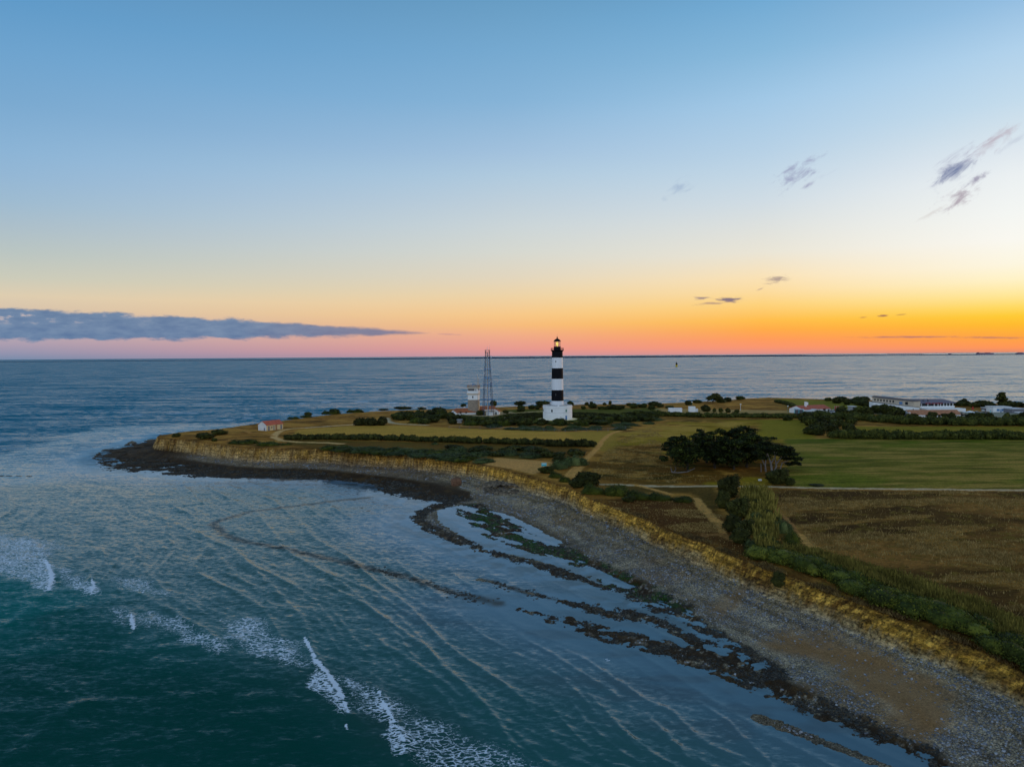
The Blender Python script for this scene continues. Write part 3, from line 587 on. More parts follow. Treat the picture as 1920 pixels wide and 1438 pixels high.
fpatch([(566, 1275), (590, 1255), (610, 1262), (655, 1338), (620, 1318), (585, 1295)], 0.66, 6, soft=1.5); fpatch([(620, 1268), (690, 1280), (745, 1310), (830, 1350), (900, 1390), (985, 1436), (900, 1450), (800, 1410), (730, 1360), (680, 1320)], 0.43, 7)
fpatch([(708, 1310), (725, 1320), (762, 1398), (735, 1372), (712, 1340)], 0.6, 8, soft=1.2); fpatch([(0, 1000), (60, 1005), (150, 1030), (60, 1030)], 0.4, 9); fpatch([(210, 1140), (280, 1160), (280, 1175), (225, 1165)], 0.4, 10)
fline([(84, 1050), (93, 1068), (97, 1085), (91, 1107)], 1.3, 1.0); fline([(171, 1086), (176, 1098), (172, 1112)], 1.0, 1.0, 1); fline([(246, 1150), (248, 1170), (252, 1184)], 0.9, 1.0, 2); fline([(272, 1092), (276, 1102), (268, 1110)], 0.5, 0.8, 3)
fline([(570, 1195), (580, 1215), (592, 1240), (612, 1262), (632, 1290), (655, 1338)], 0.9, 1.0, 4); fline([(708, 1295), (722, 1325), (742, 1360), (760, 1398)], 0.6, 1.0, 5); fline([(649, 1355), (651, 1365)], 0.4, 0.9, 6); fline([(84, 1018), (80, 1030), (66, 1036)], 0.5, 0.8, 7)
fpatch([(60, 1046), (90, 1048), (98, 1085), (88, 1108), (70, 1090)], 0.56, 11, soft=1.5)
fline([(1130, 1232), (1145, 1240), (1158, 1248)], 0.5, 0.6, 8)
# surf over the shelf outside the point
band = sstep(20, 70, -slS) * 0  
def fstreak(pts, w, amt, sd):
    global foam
    d = pdist(nx, ny, SP(pts), 30) + 5 * (fbm(nx / 14, ny / 14, 3, 640 + sd) - .5); foam = np.maximum(foam, 1.15 * amt * (1 - sstep(w * 0.3, w * 1.2, d)))
for i, q in enumerate([([(0, 771), (120, 769), (190, 770)], 4, .62), ([(600, 745), (680, 742), (730, 744)], 5, .5), ([(560, 757), (640, 752), (780, 757)], 5, .55), ([(300, 760), (430, 757), (520, 762)], 4, .45), ([(190, 782), (330, 775), (470, 777)], 4, .45), ([(790, 748), (830, 745), (860, 746)], 4, .45), ([(970, 745), (1000, 748), (1030, 746)], 4, .5), ([(1160, 736), (1220, 733), (1260, 738)], 4, .45), ([(640, 763), (760, 760), (860, 762)], 3, .5), ([(0, 790), (150, 795), (260, 790)], 3, .35), ([(1400, 737), (1500, 734), (1640, 737)], 3, .35), ([(400, 790), (520, 778), (640, 768)], 5, .5), ([(1000, 756), (1150, 755), (1300, 752)], 3, .5), ([(1500, 745), (1700, 748), (1900, 752)], 3, .4)]): fstreak(q[0], q[1], q[2], i)
fline([(35, 748), (70, 747), (105, 745)], 2.2, 1.0, 9)
# foam licking the rocks
foam = np.maximum(foam, 0.55 * (1 - sstep(0.2, 1.6, np.abs(FS))) * (nx < -100) * sstep(0.45, 0.6, fbm(nx / 3, ny / 3, 3, 661)))
# body colour
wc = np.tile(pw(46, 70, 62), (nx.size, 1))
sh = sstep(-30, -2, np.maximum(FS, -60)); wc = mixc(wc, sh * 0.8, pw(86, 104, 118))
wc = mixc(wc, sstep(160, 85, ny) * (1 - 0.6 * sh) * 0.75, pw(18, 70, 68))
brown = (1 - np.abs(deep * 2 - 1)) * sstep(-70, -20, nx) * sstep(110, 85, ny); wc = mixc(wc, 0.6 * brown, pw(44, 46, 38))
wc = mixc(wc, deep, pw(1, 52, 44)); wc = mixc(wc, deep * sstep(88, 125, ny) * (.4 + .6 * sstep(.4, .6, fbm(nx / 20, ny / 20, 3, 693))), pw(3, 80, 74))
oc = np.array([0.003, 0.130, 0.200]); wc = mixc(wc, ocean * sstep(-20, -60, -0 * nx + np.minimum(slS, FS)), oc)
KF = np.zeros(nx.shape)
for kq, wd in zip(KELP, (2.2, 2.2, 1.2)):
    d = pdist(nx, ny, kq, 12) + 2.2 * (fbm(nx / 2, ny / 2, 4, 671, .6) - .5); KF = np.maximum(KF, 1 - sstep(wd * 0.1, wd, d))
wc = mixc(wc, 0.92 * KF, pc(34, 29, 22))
wc = mixc(wc, 0.45 * SHEEN, pw(84, 118, 132))  # silvery sheen of the calm shallows painted into the water colour
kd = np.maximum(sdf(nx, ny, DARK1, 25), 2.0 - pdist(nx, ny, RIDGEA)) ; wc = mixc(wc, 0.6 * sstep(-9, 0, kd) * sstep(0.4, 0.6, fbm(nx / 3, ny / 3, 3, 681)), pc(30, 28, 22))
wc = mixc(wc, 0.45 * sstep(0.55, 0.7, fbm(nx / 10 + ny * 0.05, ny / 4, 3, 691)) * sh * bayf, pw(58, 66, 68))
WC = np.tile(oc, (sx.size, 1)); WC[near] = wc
FM = full(foam); OC = full(ocean, 1.0); DP = full(deep); LEAN = -OC * np.interp(sx / sy, [-.75, -.35, 0, .35, .7], [.24, .20, .14, .10, .07]) - 0.08 * DP - 0.035 * (1 - OC); SPC = np.interp(sx / sy, [-.75, -.35, 0, .35, .7], [.14, .2, .34, .5, .6]); SPC = SPC * OC + (1 - OC) * (0.50 - 0.32 * DP); SPC = SPC * (1 - 0.75 * full(KF))  # reflection strength set by bearing and depth, to darken the left and deep water
calm = full(np.clip(1 - sheltered * 3.0, 0, 1) * sstep(-45, -30, np.maximum(FS, -60)))
idx = np.arange(mr * mc).reshape(mr, mc)
sq = np.stack([idx[:-1, :-1], idx[:-1, 1:], idx[1:, 1:], idx[1:, :-1]], -1).reshape(-1, 4)
SL = full(slS, -60); sq = sq[SL[sq].min(1) < 4]
u, inv = np.unique(sq, return_inverse=True)
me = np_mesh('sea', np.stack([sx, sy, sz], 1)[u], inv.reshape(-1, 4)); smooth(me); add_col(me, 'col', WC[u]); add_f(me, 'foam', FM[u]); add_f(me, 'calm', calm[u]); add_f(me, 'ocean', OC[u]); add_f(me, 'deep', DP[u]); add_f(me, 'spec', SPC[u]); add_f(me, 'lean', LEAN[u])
mS, t, bs = material('sea_water'); co = obj_coord(t); c = attr(t, 'col'); fo = attr(t, 'foam', 'Fac'); ca = attr(t, 'calm', 'Fac'); oce = attr(t, 'ocean', 'Fac')
a = t.noise(t.mapping(co, (1.1, 2.0, 1), (0, 0, R(-14))), 1.0, 5, 0.6, 0.6); b = t.noise(t.mapping(co, (0.22, 0.5, 1), (0, 0, R(-8))), 1.0, 5, 0.6, 0.4)
d = t.noise(t.mapping(co, (0.02, 0.055, 1)), 1.0, 5, 0.6); e = t.noise(t.mapping(co, (0.004, 0.02, 1)), 1.0, 3, 0.55)
lively = t.m('SUBTRACT', 1.0, t.m('MULTIPLY', ca, 0.86))
def ncol(vec, detail, rough, dist=0.0):
    nd = t.new('ShaderNodeTexNoise'); t.l.new(vec, nd.inputs['Vector']); nd.inputs['Scale'].default_value = 1.0; nd.inputs['Detail'].default_value = detail; nd.inputs['Roughness'].default_value = rough; nd.inputs['Distortion'].default_value = dist
    sb = t.new('ShaderNodeVectorMath', operation='SUBTRACT'); t.l.new(nd.outputs['Color'], sb.inputs[0]); sb.inputs[1].default_value = (0.5, 0.5, 0.5); return sb.outputs[0]
def vscale(v_, k_):
    nd = t.new('ShaderNodeVectorMath', operation='SCALE'); t.l.new(v_, nd.inputs[0]); t.put(nd.inputs[3], k_); return nd.outputs[0]
def vadd(a_, b_):
    nd = t.new('ShaderNodeVectorMath', operation='ADD'); t.l.new(a_, nd.inputs[0]); t.l.new(b_, nd.inputs[1]); return nd.outputs[0]
lively = t.m('SUBTRACT', 1.0, t.m('MULTIPLY', ca, 0.90))
dpt = attr(t, 'deep', 'Fac'); spc = attr(t, 'spec', 'Fac')
nv1 = ncol(t.mapping(co, (0.9, 2.2, 1), (0, 0, R(-12))), 5, 0.65, 0.5); nv2 = ncol(t.mapping(co, (0.16, 0.5, 1), (0, 0, R(-6))), 4, 0.6, 0.3); nv3 = ncol(t.mapping(co, (0.012, 0.045, 1)), 4, 0.6)
pert = vadd(vscale(nv1, 0.75), vscale(nv2, t.m('ADD', 0.35, t.m('MULTIPLY', oce, 0.85)))); pert = vadd(pert, vscale(nv3, t.m('MULTIPLY', oce, 0.85)))
pert = vscale(pert, t.m('MULTIPLY', lively, t.m('ADD', 0.88, t.m('ADD', t.m('MULTIPLY', oce, 0.35), t.m('MULTIPLY', dpt, 0.15)))))
lean = t.new('ShaderNodeCombineXYZ'); t.l.new(attr(t, 'lean', 'Fac'), lean.inputs[1])      # normals tilted to make the sea reflect higher, bluer sky
pert = vadd(pert, lean.outputs[0])
flt = t.new('ShaderNodeVectorMath', operation='MULTIPLY'); t.l.new(pert, flt.inputs[0]); flt.inputs[1].default_value = (1, 1, 0)
geo = t.new('ShaderNodeNewGeometry'); nrm_ = t.new('ShaderNodeVectorMath', operation='NORMALIZE'); t.l.new(vadd(geo.outputs['Normal'], flt.outputs[0]), nrm_.inputs[0]); t.l.new(nrm_.outputs[0], bs.inputs['Normal'])
t.l.new(spc, bs.inputs['Specular IOR Level'])
webs = t.new('ShaderNodeTexVoronoi'); webs.feature = 'DISTANCE_TO_EDGE'; dst = t.new('ShaderNodeTexNoise'); t.l.new(co, dst.inputs['Vector']); dst.inputs['Scale'].default_value = 0.8; dst.inputs['Detail'].default_value = 3; t.l.new(vadd(t.mapping(co, (0.8, 1.5, 1), (0, 0, R(-20))), vscale(dst.outputs['Color'], 1.6)), webs.inputs['Vector']); webs.inputs['Scale'].default_value = 1.1; lace = t.mapr(webs.outputs['Distance'], 0.0, 0.22, 0.26, -0.22)
fn = t.noise(t.mapping(co, (2.2, 4.2, 1), (0, 0, R(-20))), 1.0, 7, 0.75, 0.8); fn2 = t.noise(t.mapping(co, (0.25, 0.5, 1)), 1.0, 5, 0.65)
thr = t.m('ADD', t.m('ADD', t.m('MULTIPLY', fo, 1.0), lace), t.m('ADD', t.m('MULTIPLY', t.m('SUBTRACT', fn, 0.5), 1.7), t.m('MULTIPLY', t.m('SUBTRACT', fn2, 0.5), 0.7)))
fmask = t.m('MULTIPLY', t.mapr(thr, 0.46, 0.72), t.mapr(fo, 0.12, 0.3))
# scattered small whitecaps outside the bay
wcap = t.noise(t.mapping(co, (0.030, 0.11, 1)), 1.0, 7, 0.72); wbig = t.noise(t.mapping(co, (0.004, 0.010, 1)), 1.0, 3, 0.5)
sepo = t.new('ShaderNodeSeparateXYZ'); t.l.new(co, sepo.inputs[0])
wm = t.m('MULTIPLY', t.mapr(t.m('ADD', wcap, t.m('MULTIPLY', t.m('SUBTRACT', wbig, 0.5), 0.5)), 0.585, 0.70), t.m('MULTIPLY', oce, t.mapr(sepo.outputs[1], 1100, 420)))
fmask = t.m('MAXIMUM', fmask, t.m('MULTIPLY', wm, 0.7))

c = t.mix(fmask, c, (0.66, 0.72, 0.78, 1))
t.l.new(c, bs.inputs['Base Color']); bs.inputs['IOR'].default_value = 1.33
t.l.new(t.m('ADD', t.m('MULTIPLY', fmask, 0.6), t.m('ADD', t.mapr(ca, 0, 1, 0.14, 0.06), t.m('MULTIPLY', oce, 0.10))), bs.inputs['Roughness'])
sea = link('sea', me, mS); tag(sea, kind='structure')
# ------------------------------------------------------------------ foliage
def flat_mat(name, rgb, rough=0.8, spec=0.3, var=0.25, sc=0.6, metal=0.0):
    m_, t, bs = material(name); co = obj_coord(t)
    n = t.noise(co, sc, 5, 0.65); n2_ = t.noise(t.mapping(co, (2.5, 2.5, 0.6)), sc * 2, 4, 0.6)
    f = t.m('MULTIPLY', t.mapr(n, 0.3, 0.7, 1 - var, 1 + var), t.mapr(n2_, 0.3, 0.7, 1 - var * 0.6, 1 + var * 0.6))
    t.l.new(vary(t, (rgb[0], rgb[1], rgb[2], 1), grey(t, f)), bs.inputs['Base Color'])
    bs.inputs['Roughness'].default_value = rough; bs.inputs['Specular IOR Level'].default_value = spec; bs.inputs['Metallic'].default_value = metal
    return m_
def leaf_mat(name, c1, c2, c3, sc=0.45):
    m_, t, bs = material(name); co = obj_coord(t)
    g_ = t.new('ShaderNodeNewGeometry'); ri = t.new('ShaderNodeObjectInfo')
    n = t.noise(co, sc, 4, 0.6)
    f = t.m('ADD', t.m('MULTIPLY', g_.outputs['Random Per Island'], 0.6), t.m('MULTIPLY', t.mapr(n, 0.3, 0.7), 0.55))
    rp = t.new('ShaderNodeValToRGB'); e = rp.color_ramp.elements; e[0].position = 0.15; e[0].color = (*c1, 1); e[1].position = 1.0; e[1].color = (*c3, 1)
    k_ = e.new(0.6); k_.color = (*c2, 1); t.l.new(f, rp.inputs[0])
    c = vary(t, rp.outputs[0], grey(t, t.mapr(ri.outputs['Random'], 0, 1, 0.72, 1.3)))
    t.l.new(c, bs.inputs['Base Color']); bs.inputs['Roughness'].default_value = 0.75; bs.inputs['Specular IOR Level'].default_value = 0.15
    return m_
LM_dark = leaf_mat('tamarisk_leaves', (0.010, 0.011, 0.002), (0.032, 0.036, 0.006), (0.085, 0.080, 0.014))
LM_green = leaf_mat('shrub_leaves', (0.012, 0.016, 0.003), (0.042, 0.050, 0.008), (0.115, 0.112, 0.018))
LM_sage = leaf_mat('saltbush_leaves', (0.016, 0.024, 0.007), (0.060, 0.082, 0.022), (0.140, 0.160, 0.050))
LM_sage2 = leaf_mat('coastal_scrub_leaves', (0.008, 0.012, 0.0015), (0.044, 0.056, 0.005), (0.150, 0.150, 0.016))
LM_cyp = leaf_mat('cypress_needles', (0.002, 0.004, 0.0005), (0.010, 0.016, 0.001), (0.062, 0.075, 0.008))
LM_reed = leaf_mat('reed_leaves', (0.060, 0.050, 0.008), (0.175, 0.145, 0.024), (0.360, 0.285, 0.055))
LM_ochre = leaf_mat('dry_grass', (0.130, 0.075, 0.020), (0.270, 0.172, 0.050), (0.480, 0.330, 0.115))
M_bark = flat_mat('bark', (0.16, 0.14, 0.125), 0.9, 0.1, 0.4, 2.0)
M_barkd = flat_mat('dark_bark', (0.05, 0.04, 0.03), 0.9, 0.1, 0.4, 2.0)

def leaves(name, blobs, n, size, seed, shell=0.55, flat=0.0, lumpy=0.35):
    """many small leaf quads through the volume of several ellipsoids: blobs = (cx, cy, cz, rx, ry, rz)"""
    r = np.random.default_rng(seed); B = np.array(blobs, dtype=float)
    vol = (B[:, 3] * B[:, 4] * B[:, 5]) ** 0.67; k_ = r.choice(len(B), n, p=vol / vol.sum())
    d = r.normal(size=(n, 3)); d /= np.linalg.norm(d, axis=1)[:, None]
    rad = (shell + (1 - shell) * r.random(n)) * (1 - lumpy * 0.5 + lumpy * vnoise(d[:, 0] * 2.3 + k_ * 3.1, d[:, 1] * 2.3 + d[:, 2] * 2.9, seed))
    P = B[k_, :3] + d * rad[:, None] * B[k_, 3:]
    P[:, 2] = np.abs(P[:, 2])
    nrm = d * (1 - flat) + r.normal(size=(n, 3)) * 0.75; nrm[:, 2] += flat * 2.0; nrm /= np.linalg.norm(nrm, axis=1)[:, None]
    up = r.normal(size=(n, 3)); a = np.cross(nrm, up); a /= np.linalg.norm(a, axis=1)[:, None]; b = np.cross(nrm, a)
    sz_ = size * (0.55 + 0.9 * r.random(n))[:, None]
    V = np.stack([P - a * sz_ - b * sz_ * .5, P + a * sz_ - b * sz_ * .6, P + a * sz_ * .7 + b * sz_ * .6, P - a * sz_ * .8 + b * sz_ * .5], 1).reshape(-1, 3)
    return np_mesh(name, V, np.arange(4 * n))
def cores(blobs, k=0.72):
    """dark inner volume so that a shrub is not seen through"""
    V = []; Fq = []; n = 0
    for (cx, cy, cz, rx, ry, rz) in blobs:
        for j in range(5):
            ph_ = math.pi * (j / 4 - 0.5)
            for i in range(8):
                th_ = 2 * math.pi * i / 8; V.append((cx + rx * k * math.cos(ph_) * math.cos(th_), cy + ry * k * math.cos(ph_) * math.sin(th_), max(0, cz + rz * k * math.sin(ph_))))
        for j in range(4):
            for i in range(8): Fq += [n + j * 8 + i, n + j * 8 + (i + 1) % 8, n + (j + 1) * 8 + (i + 1) % 8, n + (j + 1) * 8 + i]
        n += 40
    return np.array(V), np.array(Fq)
def join_np(name, parts):
    V = []; Fq = []; n = 0
    for v, f in parts: V.append(v); Fq.append(np.asarray(f).reshape(-1, 4) + n); n += len(v)
    return np_mesh(name, np.concatenate(V), np.concatenate(Fq))
def me_np(me):
    v = np.empty(len(me.vertices) * 3, dtype=np.float32); me.vertices.foreach_get('co', v); f = np.empty(len(me.loops), dtype=np.int32); me.loops.foreach_get('vertex_index', f)
    return v.reshape(-1, 3), f.reshape(-1, 4)
def crown(name, blobs, n, size, seed, mat, core=0.7, **kw):
    lv = leaves('tmp', blobs, n, size, seed, **kw); parts = [me_np(lv)]
    if core: parts.append(cores(blobs, core))
    bpy.data.meshes.remove(lv); me = join_np(name, parts); me.materials.append(mat); return me

def unit_bush(seed, n=1500, size=0.055, spread=1.0, h=1.0, mat=None):
    """a bush one metre wide and h tall, to be scaled"""
    r = random.Random(seed); bl = []
    for i in range(7):
        a_ = r.uniform(0, 6.28); q = r.uniform(0.05, 0.30) * spread
        bl.append((q * math.cos(a_), q * math.sin(a_), h * r.uniform(0.30, 0.66), r.uniform(.17, .28), r.uniform(.17, .28), h * r.uniform(.22, .36)))
    bl.append((0, 0, h * 0.35, 0.40, 0.40, h * 0.42))
    return crown('foliage', bl, n, size, seed, mat, core=0.8, lumpy=0.5)
def unit_mound(seed, n=1500, size=0.035, mat=None):
    r = random.Random(seed); bl = [(0, 0, 0.0, 0.46, 0.46, 0.72)]
    for i in range(5):
        a_ = r.uniform(0, 6.28); q = r.uniform(0.12, 0.30); bl.append((q * math.cos(a_), q * math.sin(a_), 0.1, r.uniform(.18, .27), r.uniform(.18, .27), r.uniform(.5, .85)))
    return crown('foliage', bl, n, size, seed, mat, core=0.78, shell=0.7, lumpy=0.6)
BUSH = {'dark': [unit_bush(i, 1500, 0.06, mat=LM_dark) for i in (1, 2, 3)], 'green': [unit_bush(i, 1500, 0.06, mat=LM_green) for i in (4, 5, 6)],
        'sage': [unit_mound(i, 1700, 0.032, mat=LM_sage) for i in (7, 8)], 'scrub': [unit_mound(i, 1700, 0.034, mat=LM_sage2) for i in (9, 10)]}
BUSH_NEAR = {'dark': [unit_bush(i, 5200, 0.030, mat=LM_dark) for i in (21, 22)], 'sage': [unit_mound(i, 5200, 0.018, mat=LM_sage) for i in (23, 24)], 'scrub': [unit_mound(i, 5200, 0.018, mat=LM_sage2) for i in (25, 26)], 'green': [unit_bush(i, 5200, 0.030, mat=LM_green) for i in (27,)]}
nb_i = 0
def bush(x, y, w, h, kind, label, group=None, name='shrub', near_=False, zoff=-0.1, dep=None):
    global nb_i; nb_i += 1
    if name == 'shrub' and kind in ('sage', 'scrub'): name = 'saltbush'
    me = (BUSH_NEAR if near_ else BUSH)[kind]; me = me[nb_i % len(me)]
    o = link(name, me, None, None, (x, y, zland(x, y) + zoff), RNG.random() * 6.28)
    o.scale = (w, (dep or w * 0.9), h)
    if dep: o.rotation_euler.z = 0
    return tag(o, label, 'shrub', group)
def bushpx(px, py, wpx, hpx, kind, label, group=None, name='shrub', dep=None, near_=False):
    p = land(px, py); k_ = mpp(p); w = wpx * k_; dep = dep or min(w, 9) * 0.9
    return bush(p.x, p.y + dep * 0.35, w, hpx * k_ * 1.05, kind, label, group, name, near_, dep=dep)

def hedge(name, pts, width, height, mat, n, size, seed, label, cat='hedge', lump=1.0, parent=None, top_wob=0.35):
    """one continuous hedge along a line on the ground"""
    q = [Vector((a_[0], a_[1], 0)) for a_ in pts]; L = sum((b_ - a_).length for a_, b_ in zip(q[:-1], q[1:])); r = random.Random(seed)
    o0 = q[0]; z0 = zland(o0.x, o0.y); bl = []
    step = max(height * 0.40, 0.7)
    for a_, b_ in zip(q[:-1], q[1:]):
        m_ = max(1, int((b_ - a_).length / step)); dirv = (b_ - a_).normalized(); nn = Vector((-dirv.y, dirv.x, 0))
        for i in range(m_):
            p = a_.lerp(b_, (i + r.random()) / m_) + nn * r.uniform(-.22, .22) * width; hh = height * (1 - top_wob * r.random())
            rx = step * r.uniform(.8, 2.1) * lump
            bl.append((p.x - o0.x, p.y - o0.y, zland(p.x, p.y) - z0 + hh * 0.45, rx, max(rx * .8, width * r.uniform(.34, .5)), hh * 0.56))
    me = crown('hedge_foliage', bl, n, size, seed, mat, core=0.82, shell=0.72, lumpy=0.4)
    o = link(name, me, None, parent, (o0.x, o0.y, z0)); return tag(o, label, cat)

# hedges across the middle fields
def HP(pts): return LP(pts)
hedge('hedge', HP([(540, 824), (620, 824), (720, 825), (800, 828), (900, 831), (1020, 834)]), 4.5, 2.9, LM_dark, 20000, 0.22, 31, 'long dark hedge below the tan field, from the headland to the middle of the photo')
hedge('hedge', HP([(1030, 836), (1070, 836.5), (1112, 838)]), 5, 3.1, LM_dark, 6000, 0.22, 32, 'short dark hedge beside the bend of the tan footpath')
hedge('hedge', HP([(1215, 779), (1290, 782), (1380, 783), (1500, 784)]), 6, 3.0, LM_green, 16000, 0.28, 33, 'olive hedge behind the clump of cypresses, below the two white cabins')
hedge('hedge', HP([(1560, 821), (1650, 823), (1760, 823), (1860, 823), (1960, 823), (2080, 824)]), 6, 4.3, LM_green, 26000, 0.26, 34, 'thick dark green hedge along the top of the green field')
hedge('hedge', HP([(1510, 784), (1600, 787), (1700, 795), (1800, 797), (1930, 798), (2080, 798)]), 11, 4.6, LM_green, 32000, 0.30, 35, 'wide olive hedge below the white hotel and its car park')
hedge('hedge', HP([(1455, 754), (1480, 760), (1494, 768)]), 4, 2.6, LM_green, 3500, 0.3, 36, 'slanting green hedge left of the red roofed restaurant')
hedge('hedge', HP([(672, 797), (690, 798), (724, 797)]), 7, 4.6, LM_dark, 4500, 0.28, 37, 'row of dark trees standing by the pale road on the headland', lump=0.8)

def scatter(poly_px, n, wr, hr, kinds, label, group, seed, gap=0.55, name='shrub', near_=False, avoid=None):
    P_ = LP(poly_px); xs = [p[0] for p in P_]; ys_ = [p[1] for p in P_]; r = random.Random(seed); got = []; tries = 0
    while len(got) < n and tries < n * 60:
        tries += 1; x = r.uniform(min(xs), max(xs)); y = r.uniform(min(ys_), max(ys_))
        if not inside(np.array([x]), np.array([y]), P_)[0]: continue
        if avoid and avoid(x, y): continue
        w = r.uniform(*wr)
        if any((x - a_) ** 2 + (y - b_) ** 2 < (gap * (w + c_) / 2) ** 2 for a_, b_, c_ in got): continue
        got.append((x, y, w)); kd_ = r.choice(kinds)
        bush(x, y, w, r.uniform(*hr), kd_, label[kd_] if isinstance(label, dict) else label, group, name, near_)
    return got
LBL = {'green': 'olive green bush in the thicket in front of the lighthouse', 'dark': 'dark bush in the thicket in front of the lighthouse', 'sage': 'grey green saltbush at the near edge of the thicket in front of the lighthouse', 'scrub': 'bright green bush in the thicket in front of the lighthouse'}
GRP = 'bushes of the thicket around the lighthouse'
clear = lambda x, y: math.hypot(x - LH.x, y - LH.y) < 13 or (abs(x - LH.x) < 15 and LH.y - 26 < y < LH.y)
scatter([(735, 796), (745, 778), (800, 776), (850, 783), (940, 788), (1010, 790), (1075, 790), (1150, 785), (1235, 776), (1235, 786), (1170, 797), (1050, 801), (900, 799), (800, 797)], 80, (6.5, 11), (2.6, 4.4), ['green', 'green', 'dark', 'dark', 'scrub'], LBL, GRP, 41, 0.5, avoid=clear)
scatter([(905, 800), (1000, 802), (1080, 802), (1160, 798), (1240, 787), (1220, 796), (1160, 806), (1060, 808), (940, 805)], 22, (7, 11), (1.5, 2.1), ['sage'], LBL, GRP, 42, 0.5)
L2 = {'green': 'olive bush behind the lighthouse garden', 'dark': 'dark bush on the ocean side of the lighthouse garden'}
scatter([(975, 765), (1010, 764), (1010, 770), (975, 772)], 6, (4, 7), (2.4, 3.4), ['dark', 'green'], L2, GRP, 43)
scatter([(1085, 763), (1240, 763), (1236, 769), (1085, 768)], 14, (4, 8), (2.4, 3.8), ['dark', 'green'], L2, GRP, 44)
# single bushes along the far shore
for (px, py, w, h, kd, lab) in [(974, 760, 32, 9, 'dark', 'dark round bush on the far shore left of the lighthouse'), (1018, 761, 30, 10, 'dark', 'dark bush on the far shore touching the lighthouse tower on its left'),
        (1070, 761, 15, 10, 'dark', 'dark bush on the far shore just right of the lighthouse tower'), (1100, 760, 12, 7, 'dark', 'small dark bush on the far shore right of the lighthouse'), (1109, 760, 8, 8, 'green', 'narrow bush on the far shore, second right of the lighthouse'),
        (1134, 760, 9, 6, 'dark', 'low bush on the far shore, third right of the lighthouse'), (1144, 759, 9, 9, 'dark', 'narrow upright bush on the far shore right of the lighthouse'), (1180, 761, 14, 6, 'green', 'low green bush on the far shore between the lighthouse and the white cabins'),
        (1229, 762, 32, 10, 'dark', 'wide dark bush on the far shore left of the white cabins'), (1256, 766, 20, 6, 'green', 'low bush behind the left white cabin'), (1292, 760, 15, 10, 'dark', 'dark bush with a lamp beside it behind the right white cabin'),
        (1309, 756, 22, 7, 'dark', 'low dark bush right of the lamp on the far shore'), (1365, 754, 24, 10, 'dark', 'dark bush beside the wind bent tree on the far shore'), (1389, 750, 20, 8, 'green', 'domed bush on bare ground right of the wind bent tree'),
        (1325, 772, 22, 14, 'dark', 'dark bush right of the right white cabin'), (1340, 773, 10, 9, 'dark', 'small bush in the row right of the right white cabin'), (1352, 773, 10, 9, 'green', 'second small bush in the row right of the right white cabin'), (1366, 774, 12, 10, 'dark', 'third bush in the row right of the right white cabin'), (1382, 775, 12, 8, 'green', 'last low bush in the row, by the white lamp post'),
        (576, 780, 17, 8, 'dark', 'leftmost dark bush on the far shore behind the small barn'), (572, 783, 30, 5, 'scrub', 'flat green scrub behind the small barn'), (620, 777, 42, 9, 'scrub', 'green mound of scrub on the headland shore'), (625, 774, 22, 8, 'dark', 'dark bush topping the green mound on the headland shore'),
        (665, 774, 38, 8, 'scrub', 'low green bush on the headland shore, right of the mound'), (717, 770, 26, 4, 'green', 'flat bush on the headland skyline'), (754, 768, 38, 6, 'dark', 'long flat bush on the skyline above the tan headland'), (790, 768, 20, 5, 'dark', 'small flat bush on the skyline left of the signal station'),
        (868, 763, 15, 7, 'dark', 'dark bush on the skyline behind the left end of the station house'), (822, 777, 30, 14, 'dark', 'tall dark bush left of the station house'), (548, 786, 26, 5, 'scrub', 'green scrub right behind the small barn roof'),
        (327, 820, 20, 9, 'dark', 'round dark bush at the tip of the headland'), (379, 824, 40, 13, 'dark', 'dark bush on the edge of the headland cliff'), (407, 816, 36, 11, 'dark', 'second dark bush behind the cliff edge on the headland'), (400, 828, 14, 7, 'green', 'small bush at the cliff edge on the headland'),
        (925, 762, 14, 12, 'dark', 'dark bush behind the lattice mast'), (948, 775, 14, 7, 'dark', 'small dark bush in the yard right of the lattice mast'), (900, 779, 24, 11, 'dark', 'rounded bush under the signal tower'), (953, 782, 14, 5, 'green', 'pale bush left of the lighthouse garden'),
        (1607, 757, 26, 8, 'dark', 'dark bush topping the thicket left of the hotel'), (1810, 755, 14, 9, 'dark', 'dark bush right of the hotel roof'), (1838, 757, 14, 6, 'dark', 'low bush between the hotel and the tall pine'), (1850, 757, 10, 6, 'green', 'small bush just left of the tall pine'), (1780, 762, 26, 9, 'dark', 'dark bush behind the hotel terrace'),
        (1478, 789, 22, 10, 'green', 'bush at the right end of the hedge behind the cypresses'), (1535, 912, 34, 4, 'dark', 'flat dark bush beside the white path across the fields')]:
    bushpx(px, py, w, h, kd, lab, 'single bushes near the shore')
scatter([(1005, 790), (1085, 790), (1090, 799), (1000, 800)], 14, (3.5, 6), (1.3, 2.0), ['green', 'scrub', 'dark'], LBL, GRP, 48, 0.5, avoid=lambda x, y: math.hypot(x - LH.x, y - LH.y) < 12.5)
L3 = {'green': 'olive bush in the thicket left of the hotel', 'dark': 'dark bush in the thicket left of the hotel'}
scatter([(1545, 750), (1640, 751), (1665, 762), (1650, 772), (1610, 764), (1560, 757)], 16, (6, 10), (3.0, 4.6), ['dark', 'green'], L3, 'bushes of the thicket left of the hotel', 45)
scatter([(1790, 757), (1920, 758), (1960, 763), (1890, 766), (1800, 764)], 16, (6, 10), (3.0, 4.4), ['dark', 'green'], {'green': 'olive bush in the thicket right of the hotel', 'dark': 'dark bush in the thicket right of the hotel'}, 'bushes of the thicket right of the hotel', 46)
L4 = 'green bush in the thicket at the left end of the hedges above the green field'
scatter([(1502, 788), (1560, 786), (1600, 796), (1600, 816), (1570, 821), (1520, 815)], 18, (6, 9), (3.4, 5.0), ['green', 'dark'], L4, 'bushes at the corner of the green field', 47)

